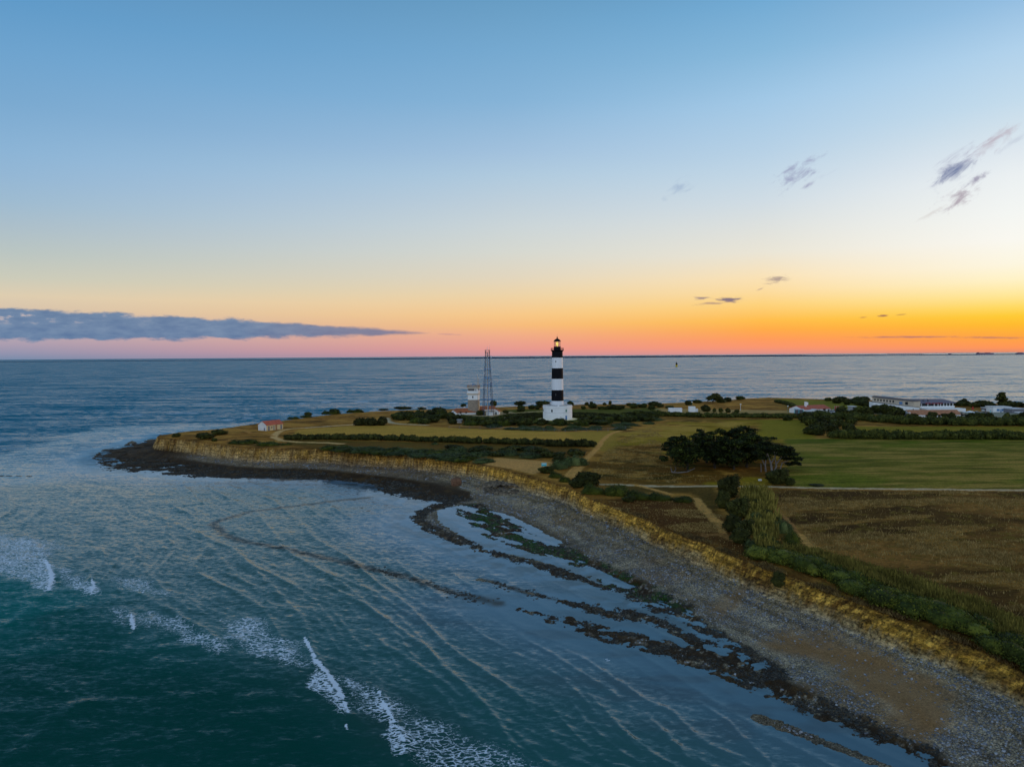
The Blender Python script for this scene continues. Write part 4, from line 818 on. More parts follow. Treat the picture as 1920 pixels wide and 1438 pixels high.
# scrub along the cliff tops
SG = 'scrub along the cliff tops'
for (px, py, w, h, kd, lab) in [(455, 833, 70, 9, 'scrub', 'flat green scrub on the cliff edge left of the small barn road'), (500, 836, 60, 8, 'scrub', 'green scrub hanging over the cliff below the small barn'), (535, 835, 24, 5, 'scrub', 'last low scrub on the cliff edge below the bend of the pale road'),
        (640, 843, 54, 8, 'scrub', 'low scrub with dark roots on the cliff edge under the long hedge'), (690, 845, 60, 9, 'sage', 'grey green scrub on the cliff edge, second from the left under the long hedge'), (740, 848, 60, 10, 'sage', 'grey green scrub on the cliff edge, third under the long hedge'),
        (790, 852, 60, 12, 'sage', 'grey green mound of scrub on the cliff edge below the middle of the long hedge'), (845, 854, 60, 14, 'sage', 'broad grey green scrub left of the sandy patch'), (890, 858, 50, 12, 'sage', 'grey green scrub touching the sandy patch'),
        (850, 843, 40, 9, 'dark', 'dark bush between the long hedge and the grey green scrub'), (905, 846, 44, 11, 'dark', 'dark bush above the left end of the sandy patch'), (950, 851, 50, 14, 'dark', 'dark bush behind the sandy patch'), (985, 855, 32, 9, 'sage', 'small grey green mound right behind the sandy patch'),
        (1010, 850, 44, 12, 'dark', 'dark bush behind the signboard'), (1040, 858, 34, 9, 'sage', 'grey green mound behind the signboard'), (815, 834, 18, 5, 'sage', 'tiny grey mound below the long hedge')]:
    bushpx(px, py, w, h, kd, lab, SG)
for (px, py, w, h, kd, lab) in [(1078, 874, 56, 22, 'sage', 'large grey green mound beside the tan footpath'), (1050, 880, 46, 18, 'sage', 'grey green mound right of the signboard'), (1048, 868, 34, 12, 'dark', 'dark bush topping the mounds by the footpath'), (1025, 889, 36, 15, 'dark', 'dark shrub just below the signboard'),
        (1045, 897, 34, 14, 'scrub', 'green mound at the corner of the cliff'), (1060, 904, 28, 12, 'scrub', 'green mound at the lower end of the tan footpath'), (1100, 914, 68, 28, 'dark', 'big dark bush at the lower end of the tan footpath'), (1082, 916, 34, 18, 'dark', 'dark bush in front of the big one at the end of the footpath'),
        (1118, 928, 56, 20, 'scrub', 'green mound on the cliff edge below the big dark bush'), (1160, 930, 66, 24, 'scrub', 'green mound under the left end of the white path'), (1205, 938, 60, 18, 'scrub', 'green mound in the middle of the strip under the white path'), (1180, 942, 30, 12, 'dark', 'dark bush among the mounds under the white path'),
        (1245, 940, 60, 15, 'scrub', 'green mound right of the middle of the strip under the white path'), (1285, 942, 48, 13, 'scrub', 'last green mound before the sandy path'), (1462, 1102, 34, 30, 'dark', 'dark bush clinging to the face of the near cliff')]:
    bushpx(px, py, w, h, kd, lab, SG, near_=True)
scatter([(600, 841), (700, 844), (830, 852), (905, 860), (925, 868), (860, 863), (760, 853), (640, 846)], 22, (8, 13), (1.4, 2.4), ['sage', 'sage', 'scrub'], {'sage': 'grey green saltbush in the strip between the long hedge and the cliff', 'scrub': 'bright green saltbush in the strip between the long hedge and the cliff'}, 'saltbush strip under the long hedge', 81, 0.35)
scatter([(800, 838), (1010, 843), (1090, 852), (1060, 862), (1000, 860), (840, 850)], 16, (6, 10), (1.8, 2.8), ['dark', 'sage', 'dark'], {'dark': 'dark bush in the strip between the hedge and the sandy patch', 'sage': 'grey green saltbush between the hedge and the sandy patch'}, 'bushes between the hedge and the sandy patch', 82, 0.4)
DG = 'dark bushes by the reeds'
for (px, py, w, h, kd, lab) in [(1370, 935, 48, 46, 'dark', 'dark bush at the upper left end of the yellow reeds'), (1358, 955, 36, 36, 'dark', 'dark bush left of the yellow reeds'), (1388, 975, 52, 44, 'dark', 'dark bush against the middle of the yellow reeds'), (1376, 1000, 44, 34, 'dark', 'dark bush right of the sandy path end'), (1400, 1005, 44, 32, 'dark', 'dark bush at the lower left of the yellow reeds'), (1392, 1022, 50, 30, 'dark', 'lowest dark bush by the yellow reeds'),
        (1462, 910, 50, 32, 'dark', 'brown green bush under the pale cypress trunks'), (1484, 911, 26, 16, 'green', 'small green bush beside the white path at the corner of the field')]:
    bushpx(px, py, w, h, kd, lab, DG, near_=True)
for i, (px, py, w, h, kd) in enumerate([(1425, 985, 44, 26, 'sage'), (1470, 1000, 44, 28, 'sage'), (1490, 1020, 44, 28, 'scrub'), (1450, 1030, 56, 30, 'scrub'), (1415, 1034, 40, 24, 'sage'), (1500, 1038, 46, 26, 'scrub'), (1470, 1048, 54, 28, 'scrub')]):
    bushpx(px, py, w, h, kd, ['blue green mound at the top of the green scrub strip', 'blue green mound right of the reeds', 'green mound above the near sandy patch', 'wide green mound below the reeds', 'blue green mound left of the reeds\' lower end', 'green mound touching the near sandy patch', 'green mound where the long scrub strip begins'][i], SG, near_=True)
for i, (px, py, w, h, kd) in enumerate([(1440, 975, 26, 20, 'dark'), (1436, 1006, 30, 20, 'sage'), (1456, 985, 24, 18, 'green'), (1420, 955, 24, 20, 'green'), (1446, 1028, 30, 18, 'dark')]):
    bushpx(px, py, w, h, kd, ['dark bush growing inside the yellow reeds', 'blue green mound inside the lower reeds', 'olive bush at the right edge of the reeds', 'olive bush inside the upper reeds', 'dark bush at the foot of the reeds'][i], SG, near_=True)
# the long strip of scrub on the near cliff, with a reed belt behind it
hedge('scrub_strip', HP([(1420, 1046), (1480, 1060), (1560, 1085), (1640, 1115), (1720, 1148), (1790, 1172), (1845, 1192)]), 9.5, 2.4, LM_sage2, 42000, 0.11, 51, 'long rolling strip of green scrub along the top of the near cliff', 'scrub', lump=1.6, top_wob=0.3)
hedge('scrub_strip', HP([(1868, 1212), (1930, 1240), (2020, 1290), (2150, 1370)]), 7.0, 2.3, LM_sage2, 26000, 0.10, 52, 'green scrub at the lower right edge of the photo on the cliff top', 'scrub', lump=1.6, top_wob=0.3)
def blades(name, regions, n, hgt, wid, seed, mat, lean=0.25, dens=None):
    """upright grass or reed blades standing on the land inside ground polygons"""
    r = np.random.default_rng(seed); X = []; Y = []
    areas = []
    for P_ in regions:
        xs = [p[0] for p in P_]; ys_ = [p[1] for p in P_]; areas.append((max(xs) - min(xs)) * (max(ys_) - min(ys_)))
    for P_, ar in zip(regions, areas):
        m_ = int(n * ar / sum(areas)); xs = [p[0] for p in P_]; ys_ = [p[1] for p in P_]
        x = r.uniform(min(xs), max(xs), m_); y = r.uniform(min(ys_), max(ys_), m_); ok = inside(x, y, P_)
        if dens is not None: ok &= r.random(m_) < dens(x, y)
        ok &= r.random(m_) < np.clip((120 / np.hypot(x, y)) ** 1.2, 0.05, 1)
        X.append(x[ok]); Y.append(y[ok])
    X = np.concatenate(X); Y = np.concatenate(Y); m_ = len(X); Z = zland_np(X, Y) - 0.1
    dist = np.clip(np.hypot(X, Y) / 110, 0.8, 3.0); h_ = hgt * (0.55 + 0.7 * r.random(m_)) * (0.7 + 0.6 * vnoise(X / 3, Y / 3, seed)); w_ = wid * (0.6 + 0.8 * r.random(m_)) * dist
    a_ = r.uniform(0, 6.28, m_); ca_, sa_ = np.cos(a_), np.sin(a_); lx, ly = r.normal(size=m_) * lean * h_, r.normal(size=m_) * lean * h_
    base = np.stack([X, Y, Z], 1); side = np.stack([ca_ * w_, sa_ * w_, 0 * w_], 1); top = base + np.stack([lx, ly, h_], 1)
    V = np.stack([base - side, base + side, top + side * 0.5, top - side * 0.5], 1).reshape(-1, 3)
    me = np_mesh(name, V, np.arange(4 * m_)); o = link(name, me, mat); tag(o, kind='stuff'); return o
REED1 = LP([(1388, 925), (1412, 916), (1436, 922), (1452, 945), (1464, 975), (1462, 1005), (1450, 1040), (1426, 1052), (1412, 1020), (1400, 985), (1390, 950)])
REED2 = LP([(1470, 1028), (1540, 1046), (1640, 1072), (1760, 1112), (1860, 1150), (1960, 1190), (2100, 1250), (2100, 1300), (1990, 1250), (1880, 1205), (1790, 1165), (1700, 1132), (1600, 1095), (1520, 1068), (1450, 1045)])
blades('tall_reeds', [REED1], 52000, 2.3, 0.06, 61, LM_reed, 0.16, dens=lambda x, y: sstep(-1.0, 2.5, sdf(x, y, REED1, 20) + 5 * (fbm(x / 2.5, y / 2.5, 3, 783) - .5)) * (0.15 + 0.85 * sstep(.38, .55, fbm(x / 3, y / 3, 3, 785))))
blades('reed_belt', [REED2], 90000, 1.7, 0.055, 62, LM_reed, 0.14)
HEATH = LP([(1432, 918), (1920, 922), (2300, 925), (2300, 1400), (1950, 1200), (1760, 1110), (1545, 1045), (1470, 960)])
MEAD = LP([(1100, 893), (1150, 830), (1220, 803), (1245, 820), (1240, 870), (1290, 892), (1420, 893), (1360, 905), (1150, 904)])
blades('heath_grass', [HEATH], 520000, 0.42, 0.042, 63, LM_ochre, 0.35, dens=lambda x, y: 0.04 + 0.96 * sstep(0.48, 0.62, fbm(x / 14, y / 5, 4, 131, 0.6)))
BROWN = LP([(1140, 940), (1300, 940), (1400, 990), (1425, 1045), (1480, 1078), (1290, 1004), (1150, 952)])
blades('scorched_grass', [BROWN], 120000, 0.3, 0.04, 66, LM_ochre, 0.4, dens=lambda x, y: 0.03 + 0.5 * sstep(0.5, 0.64, fbm(x / 10, y / 4, 4, 135, 0.6)))
blades('meadow_grass', [MEAD], 220000, 0.34, 0.045, 64, LM_ochre, 0.35, dens=lambda x, y: 0.04 + 0.6 * sstep(0.48, 0.64, fbm(x / 9, y / 9, 5, 101, 0.6)))
EDGE = LP([(1120, 934), (1198, 962), (1286, 996), (1338, 1018), (1443, 1060), (1539, 1095), (1695, 1152), (1832, 1205), (1960, 1275), (1965, 1290), (1832, 1216), (1695, 1162), (1539, 1106), (1443, 1071), (1286, 1006), (1198, 970), (1110, 937)])
blades('cliff_edge_grass', [EDGE], 170000, 0.4, 0.05, 65, leaf_mat('dead_grass', (0.03, 0.018, 0.006), (0.09, 0.055, 0.018), (0.20, 0.13, 0.04)), 0.5, dens=lambda x, y: sstep(0.42, 0.6, fbm(x / 4, y / 4, 3, 781)))

scatter([(1640, 768), (1700, 776), (1705, 784), (1600, 783), (1560, 778)], 14, (6, 9), (4.2, 6.0), ['green', 'dark'], {'green': 'olive bush growing below the low wing of the hotel', 'dark': 'dark bush growing below the low wing of the hotel'}, 'bushes below the hotel', 49)
scatter([(1705, 786), (1920, 787), (1960, 790), (1705, 790)], 16, (4.5, 7), (3.6, 5.0), ['green', 'dark'], {'green': 'olive bush standing up out of the hedge below the hotel', 'dark': 'dark bush standing up out of the hedge below the hotel'}, 'bushes below the hotel', 50)
# ------------------------------------------------------------------ trees
def limb_tree(p, limbs, pads, n, size, seed, label, mat, bark, cat='tree', name='cypress_tree', group=None, core=0.6, flat=0.5, crown_name='crown'):
    root = empty(name, p, 0, label, cat, group); tr = MB()
    for (a_, b_, ra, rb) in limbs: tr.tube(a_, b_, ra, rb, 7)
    tr.build('trunk', bark, root, sm=True)
    me = crown(crown_name, pads, n, size, seed, mat, core=core, flat=flat, shell=0.35, lumpy=0.6); link(crown_name, me, None, root); return root
def cypress(px, py, wpx, hpx, seed, label, leanx=0.0, open_=0.0, n=6500):
    p = land(px, py); k_ = mpp(p); w = wpx * k_ * 0.5; h = hpx * k_; r = random.Random(seed); limbs = []; pads = []
    bark = M_bark if open_ else M_barkd
    top = Vector((leanx * w * 0.4, 0, h * 0.55)); limbs.append(((0, 0, -0.5), (top.x * .4, 0, h * 0.3), 0.42, 0.32))
    base = Vector((top.x * .4, 0, h * 0.3))
    for i in range(26):
        a_ = r.uniform(0, 6.28); t_ = r.uniform(0.25 if not open_ else 0.45, 0.97); rad = w * math.sqrt(r.uniform(0.03, 1)) * (1.0 - 0.6 * max(0, t_ - 0.45) / 0.55)
        c_ = Vector((rad * math.cos(a_) + leanx * w * t_ * 0.5, rad * math.sin(a_) * 0.9, h * t_ * 0.93))
        pads.append((c_.x, c_.y, c_.z, r.uniform(.20, .34) * w, r.uniform(.18, .30) * w, r.uniform(0.045, 0.085) * h))
        if i % 2 == 0: limbs.append((tuple(base), tuple(c_), 0.20, 0.05))
    if not open_:
        pads.append((leanx * w * .2, 0, h * .42, w * .62, w * .55, h * .34))
    return limb_tree((p.x, p.y, p.z), limbs, pads, n, 0.26, seed, label, LM_cyp, bark, group='cypresses of the clump in the meadow')
cypress(1290, 882, 96, 72, 71, 'leftmost cypress of the clump, low and spreading to the left', -0.25)
cypress(1268, 862, 60, 46, 72, 'small cypress at the left rear of the clump', -0.3, n=4500)
cypress(1325, 868, 84, 66, 73, 'cypress left of the middle of the clump', 0.0)
cypress(1362, 862, 90, 62, 74, 'dark cypress in the middle of the clump', 0.1)
cypress(1392, 858, 92, 62, 75, 'tallest cypress, at the top of the clump', 0.35)
cypress(1340, 878, 74, 66, 76, 'cypress in front of the middle of the clump', 0.0)
cypress(1400, 876, 84, 66, 77, 'cypress in front, right of the middle of the clump', 0.1)
cypress(1428, 862, 64, 50, 78, 'cypress behind the bare pale trunks', 0.4, n=5000)
cypress(1376, 880, 74, 58, 84, 'low cypress at the front foot of the clump', 0.0, n=5000)
cypress(1312, 856, 50, 54, 85, 'narrow cypress with a pointed top at the rear left of the clump', 0.0, n=4000)
# the open cypress with pale bare trunks at the right end
p = land(1447, 884); k_ = mpp(p); limbs = []; r = random.Random(79)
def V3(x, z, y=0.0): return (x * k_, y, z * k_)
for (x0, z0, x1, z1, ra, rb) in [(0, -3, -2, 14, .38, .3), (-2, 14, -10, 36, .28, .14), (-2, 14, 6, 30, .26, .13), (4, -3, 8, 12, .34, .26), (8, 12, 22, 32, .24, .12), (8, 12, 4, 38, .2, .1), (-10, -3, -13, 12, .3, .22), (-13, 12, -24, 34, .2, .1), (-13, 12, -8, 34, .2, .1), (22, 32, 38, 30, .13, .06), (6, 30, 14, 44, .12, .06), (-20, -3, -22, 16, .18, .1), (12, -3, 18, 16, .22, .12), (18, 16, 32, 22, .12, .06)]:
    limbs.append((V3(x0, z0, r.uniform(-.5, .5)), V3(x1, z1, r.uniform(-.8, .8)), ra, rb))
pads = [(x * k_, r.uniform(-2.5, 2.5), z * k_, rx * k_, 2.2, rz * k_) for (x, z, rx, rz) in [(-26, 38, 16, 5), (-10, 44, 18, 6), (8, 46, 18, 5), (22, 40, 18, 5), (34, 34, 16, 4), (42, 26, 12, 3.5), (30, 24, 13, 3.5), (46, 16, 10, 2.5), (-6, 52, 14, 4), (14, 34, 12, 4), (-20, 28, 12, 4), (38, 12, 9, 2.5), (26, 46, 12, 4), (-32, 46, 12, 5), (52, 12, 8, 1.6), (34, 40, 12, 3)]]
limb_tree((p.x, p.y, p.z), limbs, pads, 6000, 0.24, 79, 'right end cypress of the clump, with bare pale forked trunks', LM_cyp, M_bark, group='cypresses of the clump in the meadow', core=0.5)
# fallen grey branch
p = land(1268, 887); b = MB(); k_ = mpp(p)
for (x0, z0, x1, z1, ra, rb) in [(-10, 9, -8, 2, .12, .16), (-8, 2, 2, 0.5, .2, .2), (2, 0.5, 20, 2, .2, .14), (20, 2, 36, 9, .14, .06), (-4, 2, 0, 8, .1, .05), (0, 8, -3, 13, .06, .03), (-8, 2, -11, 13, .09, .04)]: b.tube((x0 * k_, 0, z0 * k_), (x1 * k_, 0.3, z1 * k_), ra, rb, 7)
o = b.build('fallen_branch', M_bark, None, (p.x, p.y, p.z), sm=True); tag(o, 'bare grey fallen branch lying at the left foot of the cypress clump', 'branch')
# wind bent tree on the shore
p = land(1340, 755); k_ = mpp(p); limbs = [((-4 * k_, 0, -.5), (-3 * k_, 0, 3.5 * k_), .5, .35), ((-3 * k_, 0, 3.5 * k_), (-10 * k_, 0, 7 * k_), .3, .2), ((-10 * k_, 0, 7 * k_), (-15 * k_, 0, 1 * k_), .2, .2), ((-3 * k_, 0, 3.5 * k_), (4 * k_, 0, 9 * k_), .35, .2)]
pads = [(x * k_, 0, z * k_, rx * k_, 4, rz * k_) for (x, z, rx, rz) in [(-10, 8, 6, 2.5), (-4, 11, 8, 3), (2, 14, 7, 3), (6, 10, 8, 4), (10, 6, 7, 4), (2, 8, 8, 4), (12, 3, 8, 3.4)]]
limb_tree((p.x, p.y, p.z), limbs, pads, 2500, 0.6, 80, 'wind bent dark tree with an arched bough on the far shore', LM_dark, M_barkd, name='windswept_tree', flat=0.2)
# tall pine on the right
p = land(1878, 764); k_ = mpp(p); limbs = [((0, 0, -.5), (0, 0, 22 * k_), .45, .2)]; pads = []; r = random.Random(81)
for i in range(20):
    t_ = r.uniform(0.3, 1.0); a_ = r.uniform(0, 6.28); rad = 13 * (1.12 - t_) * k_ * r.uniform(.4, 1)
    pads.append((rad * math.cos(a_), rad * math.sin(a_), 28 * t_ * k_, 4.4 * k_, 4.4 * k_, 1.5 * k_)); limbs.append(((0, 0, 24 * t_ * k_ * .8), (rad * math.cos(a_), rad * math.sin(a_), 28 * t_ * k_), .14, .05))
limb_tree((p.x, p.y, p.z), limbs, pads, 2600, 0.5, 81, 'tall dark pine with ragged tiers behind the low white building', LM_dark, M_barkd, name='pine_tree')

# ------------------------------------------------------------------ materials of built things
M_white = flat_mat('white_render', (0.74, 0.74, 0.72), 0.7, 0.2, 0.06, 0.3)
M_white2 = flat_mat('weathered_white', (0.58, 0.58, 0.56), 0.8, 0.2, 0.14, 0.4)
M_black = flat_mat('black_paint', (0.004, 0.004, 0.006), 0.7, 0.12, 0.3, 0.5)
M_grey = flat_mat('grey_concrete', (0.30, 0.29, 0.28), 0.9, 0.2, 0.2, 0.7)
M_dgrey = flat_mat('dark_flat_roof', (0.09, 0.09, 0.10), 0.8, 0.2, 0.2, 0.4)
M_cream = flat_mat('cream_wall', (0.55, 0.44, 0.24), 0.85, 0.1, 0.12, 0.5)
M_tan = flat_mat('tan_render', (0.50, 0.42, 0.32), 0.85, 0.1, 0.12, 0.5)
M_glass = flat_mat('dark_glass', (0.02, 0.025, 0.03), 0.12, 0.6, 0.1, 0.5)
M_wood = flat_mat('grey_painted_wood', (0.16, 0.16, 0.18), 0.8, 0.2, 0.2, 0.8)
M_green = flat_mat('green_shutter', (0.06, 0.20, 0.14), 0.7, 0.2, 0.15, 0.8)
M_mast = flat_mat('mast_paint', (0.05, 0.07, 0.11), 0.6, 0.3, 0.15, 0.8)
M_steel = flat_mat('galvanised_steel', (0.42, 0.47, 0.52), 0.5, 0.4, 0.15, 0.8)
M_blue = flat_mat('blue_steel', (0.08, 0.20, 0.40), 0.5, 0.4, 0.15, 0.8)
M_rust = flat_mat('rusty_brown_metal', (0.30, 0.16, 0.08), 0.8, 0.2, 0.3, 1.0)
M_brass = flat_mat('ochre_metal', (0.45, 0.28, 0.08), 0.5, 0.4, 0.2, 1.0)
M_red = flat_mat('red_cloth', (0.42, 0.03, 0.03), 0.8, 0.1, 0.15, 0.8)
M_turq = flat_mat('turquoise_panel', (0.06, 0.42, 0.48), 0.6, 0.3, 0.05, 0.8)
M_yellow = flat_mat('yellow_paint', (0.55, 0.36, 0.03), 0.6, 0.3, 0.15, 0.5)
M_stone = flat_mat('brown_stone', (0.19, 0.13, 0.085), 0.95, 0.1, 0.35, 1.2)
def tile_mat(name, rgb, pitch=3.0):
    m_, t, bs = material(name); co = obj_coord(t); w_ = t.new('ShaderNodeTexWave'); w_.bands_direction = 'X'; t.l.new(co, w_.inputs['Vector']); w_.inputs['Scale'].default_value = pitch; w_.inputs['Distortion'].default_value = 0.4
    n = t.noise(co, 0.9, 6, 0.7)
    t.l.new(vary(t, (*rgb, 1), grey(t, t.m('MULTIPLY', t.mapr(w_.outputs['Fac'], 0, 1, 0.75, 1.15), t.mapr(n, 0.3, 0.7, 0.6, 1.4)))), bs.inputs['Base Color']); bs.inputs['Roughness'].default_value = 0.9; return m_
M_tile = tile_mat('orange_roof_tiles', (0.40, 0.115, 0.035)); M_tile2 = tile_mat('red_roof_tiles', (0.44, 0.10, 0.05)); M_tile3 = tile_mat('brown_orange_roof_tiles', (0.40, 0.17, 0.08))
def stone_mat():
    m_, t, bs = material('coursed_stone'); co = obj_coord(t); v_ = t.new('ShaderNodeTexBrick'); t.l.new(t.mapping(co, (1, 1, 1), (R(90), 0, 0)), v_.inputs['Vector']); v_.inputs['Scale'].default_value = 1.6
    v_.inputs['Color1'].default_value = (0.34, 0.27, 0.19, 1); v_.inputs['Color2'].default_value = (0.22, 0.17, 0.12, 1); v_.inputs['Mortar'].default_value = (0.30, 0.25, 0.20, 1); v_.inputs['Mortar Size'].default_value = 0.03
    n = t.noise(co, 1.5, 5, 0.7); t.l.new(vary(t, v_.outputs['Color'], grey(t, t.mapr(n, 0.3, 0.7, 0.6, 1.4))), bs.inputs['Base Color']); bs.inputs['Roughness'].default_value = 0.95; return m_
M_course = stone_mat()
def emis(name, rgb, st_):
    m_, t, bs = material(name); bs.inputs['Base Color'].default_value = (*rgb, 1); bs.inputs['Emission Color'].default_value = (*rgb, 1); bs.inputs['Emission Strength'].default_value = st_; return m_
M_lamp = emis('lit_lamp', (1.0, 0.72, 0.16), 0.9)
m_, t, bs = material('lantern_glass'); bs.inputs['Base Color'].default_value = (0.8, 0.85, 0.85, 1); bs.inputs['Transmission Weight'].default_value = 1.0; bs.inputs['Roughness'].default_value = 0.05; bs.inputs['IOR'].default_value = 1.02; M_pane = m_
def paint_mat():                   # weathered white band with a few rust runs
    m_, t, bs = material('white_tower_paint'); co = obj_coord(t); n = t.noise(t.mapping(co, (2.0, 2.0, 0.18)), 1.2, 5, 0.7)
    c = t.mix(t.mapr(n, 0.60, 0.74), (0.66, 0.68, 0.70, 1), (0.46, 0.42, 0.40, 1)); t.l.new(c, bs.inputs['Base Color']); bs.inputs['Roughness'].default_value = 0.6; return m_
M_tower = paint_mat()

# ------------------------------------------------------------------ lighthouse
L0 = empty('lighthouse', LH, 0, 'tall round lighthouse banded black and white on a white drum base', 'lighthouse')
def rad(z): return 3.42 - (z - 8) * (3.42 - 2.98) / 29.5
b = MB(); b.lathe([(8.1, -0.6), (8.1, 6.75), (8.28, 6.8), (8.28, 7.15), (8.1, 7.2), (8.1, 7.75), (7.75, 7.75), (7.75, 7.3)], 72); drum = b.build('drum_base', M_white, L0, sm=True)
MB().lathe([(8.13, 3.9), (8.16, 3.95), (8.16, 4.1), (8.13, 4.15)], 72).build('string_course', M_white2, drum, sm=True)
MB().lathe([(7.8, 7.302), (3.4, 7.9)], 72).build('terrace_roof', M_grey, L0, sm=True)
bz = [7.7, 10.2, 16.2, 22.4, 28.3, 34.1, 37.4]; mats = [M_tower, M_black, M_tower, M_black, M_tower, M_black]
for i in range(6):
    MB().lathe([(rad(bz[i]), bz[i]), (rad(bz[i + 1]), bz[i + 1])], 56).build('tower_band', mats[i], L0, sm=True)['label'] = ('white' if mats[i] is M_tower else 'black') + ' band of the tower'
MB().lathe([(2.98, 37.4), (3.2, 37.6), (3.55, 38.0), (3.62, 38.1), (3.62, 38.35), (1.9, 38.36)], 56).build('gallery', M_black, L0, sm=True)
b = MB()
for zz in (38.75, 39.1, 39.45):
    for i in range(24): a0, a1 = i * math.pi / 12, (i + 1) * math.pi / 12; b.tube((3.5 * math.cos(a0), 3.5 * math.sin(a0), zz), (3.5 * math.cos(a1), 3.5 * math.sin(a1), zz), .045, n=5)
for i in range(24): a0 = i * math.pi / 12; b.tube((3.5 * math.cos(a0), 3.5 * math.sin(a0), 38.3), (3.5 * math.cos(a0), 3.5 * math.sin(a0), 39.5), .05, n=5)
b.build('railing', M_black, L0)
MB().lathe([(1.9, 38.3), (1.9, 40.0), (2.0, 40.1), (2.0, 40.3), (1.75, 40.3)], 40).build('lantern_base', M_black, L0, sm=True)
lan = MB().lathe([(1.72, 40.3), (1.72, 43.1)], 24).build('lantern_glazing', M_pane, L0)
b = MB()
for i in range(8): a0 = i * math.pi / 4 + .2; b.tube((1.76 * math.cos(a0), 1.76 * math.sin(a0), 40.3), (1.76 * math.cos(a0), 1.76 * math.sin(a0), 43.2), .06, n=5)
for zz in (41.2, 42.2):
    for i in range(24): a0, a1 = i * math.pi / 12, (i + 1) * math.pi / 12; b.tube((1.76 * math.cos(a0), 1.76 * math.sin(a0), zz), (1.76 * math.cos(a1), 1.76 * math.sin(a1), zz), .035, n=4)
b.build('lantern_frame', M_black, L0)
MB().lathe([(0.15, 40.3), (0.4, 40.9), (0.62, 41.3), (0.68, 41.8), (0.62, 42.3), (0.3, 42.9)], 20).build('lens', M_lamp, L0, sm=True)
MB().lathe([(2.05, 43.0), (2.05, 43.2), (1.85, 43.5), (1.4, 44.1), (0.8, 44.5), (0.35, 44.65), (0.32, 45.2), (0.42, 45.4), (0.1, 45.6)], 32).build('dome', M_black, L0, sm=True)
MB().tube((0, 0, 45.5), (0, 0, 47.1), .07, .04).build('lightning_rod', M_brass, L0)
def on_drum(ang, z0, z1, w, name, mat, r_=8.1):
    a_ = R(ang); c_ = Vector((math.sin(a_) * r_, -math.cos(a_) * r_, 0)); tv = Vector((math.cos(a_), math.sin(a_), 0)); nv_ = Vector((math.sin(a_), -math.cos(a_), 0)); b = MB()
    pts = [c_ - tv * w + nv_ * -.3, c_ + tv * w + nv_ * -.3, c_ + tv * w + nv_ * .06, c_ - tv * w + nv_ * .06]
    vs = [(q_.x, q_.y, z0) for q_ in pts] + [(q_.x, q_.y, z1) for q_ in pts]; b.add(vs, [(3, 2, 1, 0), (4, 5, 6, 7), (0, 1, 5, 4), (1, 2, 6, 5), (2, 3, 7, 6), (3, 0, 4, 7)]); return b.build(name, mat, L0)
for a_, mt in ((-26, M_glass), (32, M_green), (-78, M_glass), (84, M_glass)): on_drum(a_, 4.4, 5.8, .42, 'window', mt)
on_drum(32, -.2, 2.4, .55, 'door', M_blue)
for z_ in (13.2, 31.5): on_drum(-20, z_, z_ + 1.0, .22, 'window', M_glass, rad(z_))
MB().box(-.45, .45, -7.6, -6.9, 7.3, 8.2).build('skylight', M_white, L0)
# garden hedges in rings behind the lighthouse
for i, (rr_, h_) in enumerate(((14.5, 1.3), (20.5, 1.4), (27, 1.5), (34, 1.5))):
    for side, (a0, a1) in enumerate(((-28, 72), (108, 208))):
        pts = [(LH.x + rr_ * math.cos(R(a_)), LH.y + rr_ * math.sin(R(a_))) for a_ in range(a0, a1 + 1, 10)]
        hedge('garden_hedge', pts, 1.3, h_, LM_dark, int(1100 + 60 * rr_), 0.2, 500 + i * 2 + side, 'clipped curved garden hedge %s the lighthouse, ring %s' % ('right of' if side == 0 else 'left of', ['closest to the drum', 'second from the drum', 'third from the drum', 'farthest from the drum'][i]), top_wob=0.08)['group'] = 'ringed hedges of the lighthouse garden'
for i, (px, py) in enumerate(((1098, 776), (1114, 777), (954, 779))):
    bushpx(px, py, 13, 4, 'green', ['straw coloured clump right of the lighthouse drum', 'second straw coloured clump right of the lighthouse drum', 'straw coloured clump left of the lighthouse drum'][i])

# ------------------------------------------------------------------ signal station
p = land(888.5, 776); T0 = empty('signal_tower', p, R(-8), 'square stone signal tower with a white glazed watch room and roof railing', 'tower')
def octo(w, d, c_): return [(-w + c_, -d), (w - c_, -d), (w, -d + c_), (w, d - c_), (w - c_, d), (-w + c_, d), (-w, d - c_), (-w, -d + c_)]
def prism(pts, z0, z1, pts2=None):
    b = MB(); n = len(pts); pts2 = pts2 or pts; b.add([(x, y, z0) for x, y in pts] + [(x, y, z1) for x, y in pts2], [tuple(range(n - 1, -1, -1)), tuple(range(n, 2 * n))] + [(i, (i + 1) % n, n + (i + 1) % n, n + i) for i in range(n)]); return b
kk = mpp(p); H_ = lambda y: (776 - y) * kk
prism(octo(3.35, 3.1, .8), -.5, H_(749), octo(3.15, 2.95, .7)).build('stone_shaft', M_course, T0)
prism(octo(3.2, 3.0, .7), H_(749), H_(739.5)).build('upper_storey', M_white, T0)
prism(octo(3.6, 3.4, .7), H_(739.5), H_(737)).build('balcony_slab', M_tan, T0)
prism(octo(3.45, 3.25, .6), H_(737), H_(732.5)).build('parapet', M_white, T0)
prism(octo(3.15, 2.95, .6), H_(732.5), H_(727.5)).build('watch_room', M_white, T0)
MB().box(-2.9, 1.1, -3.1, -2.90, H_(732.2), H_(728.2)).build('window', M_glass, T0)
MB().box(1.7, 2.2, -3.06, -2.90, H_(732.8), H_(728.6)).build('window', M_glass, T0)
MB().box(-.35, .35, -3.1, -2.96, H_(745.5), H_(742)).build('window', M_glass, T0)
MB().box(3.17, 3.24, -1.5, 1.0, H_(732.2), H_(728.2)).build('window', M_glass, T0)
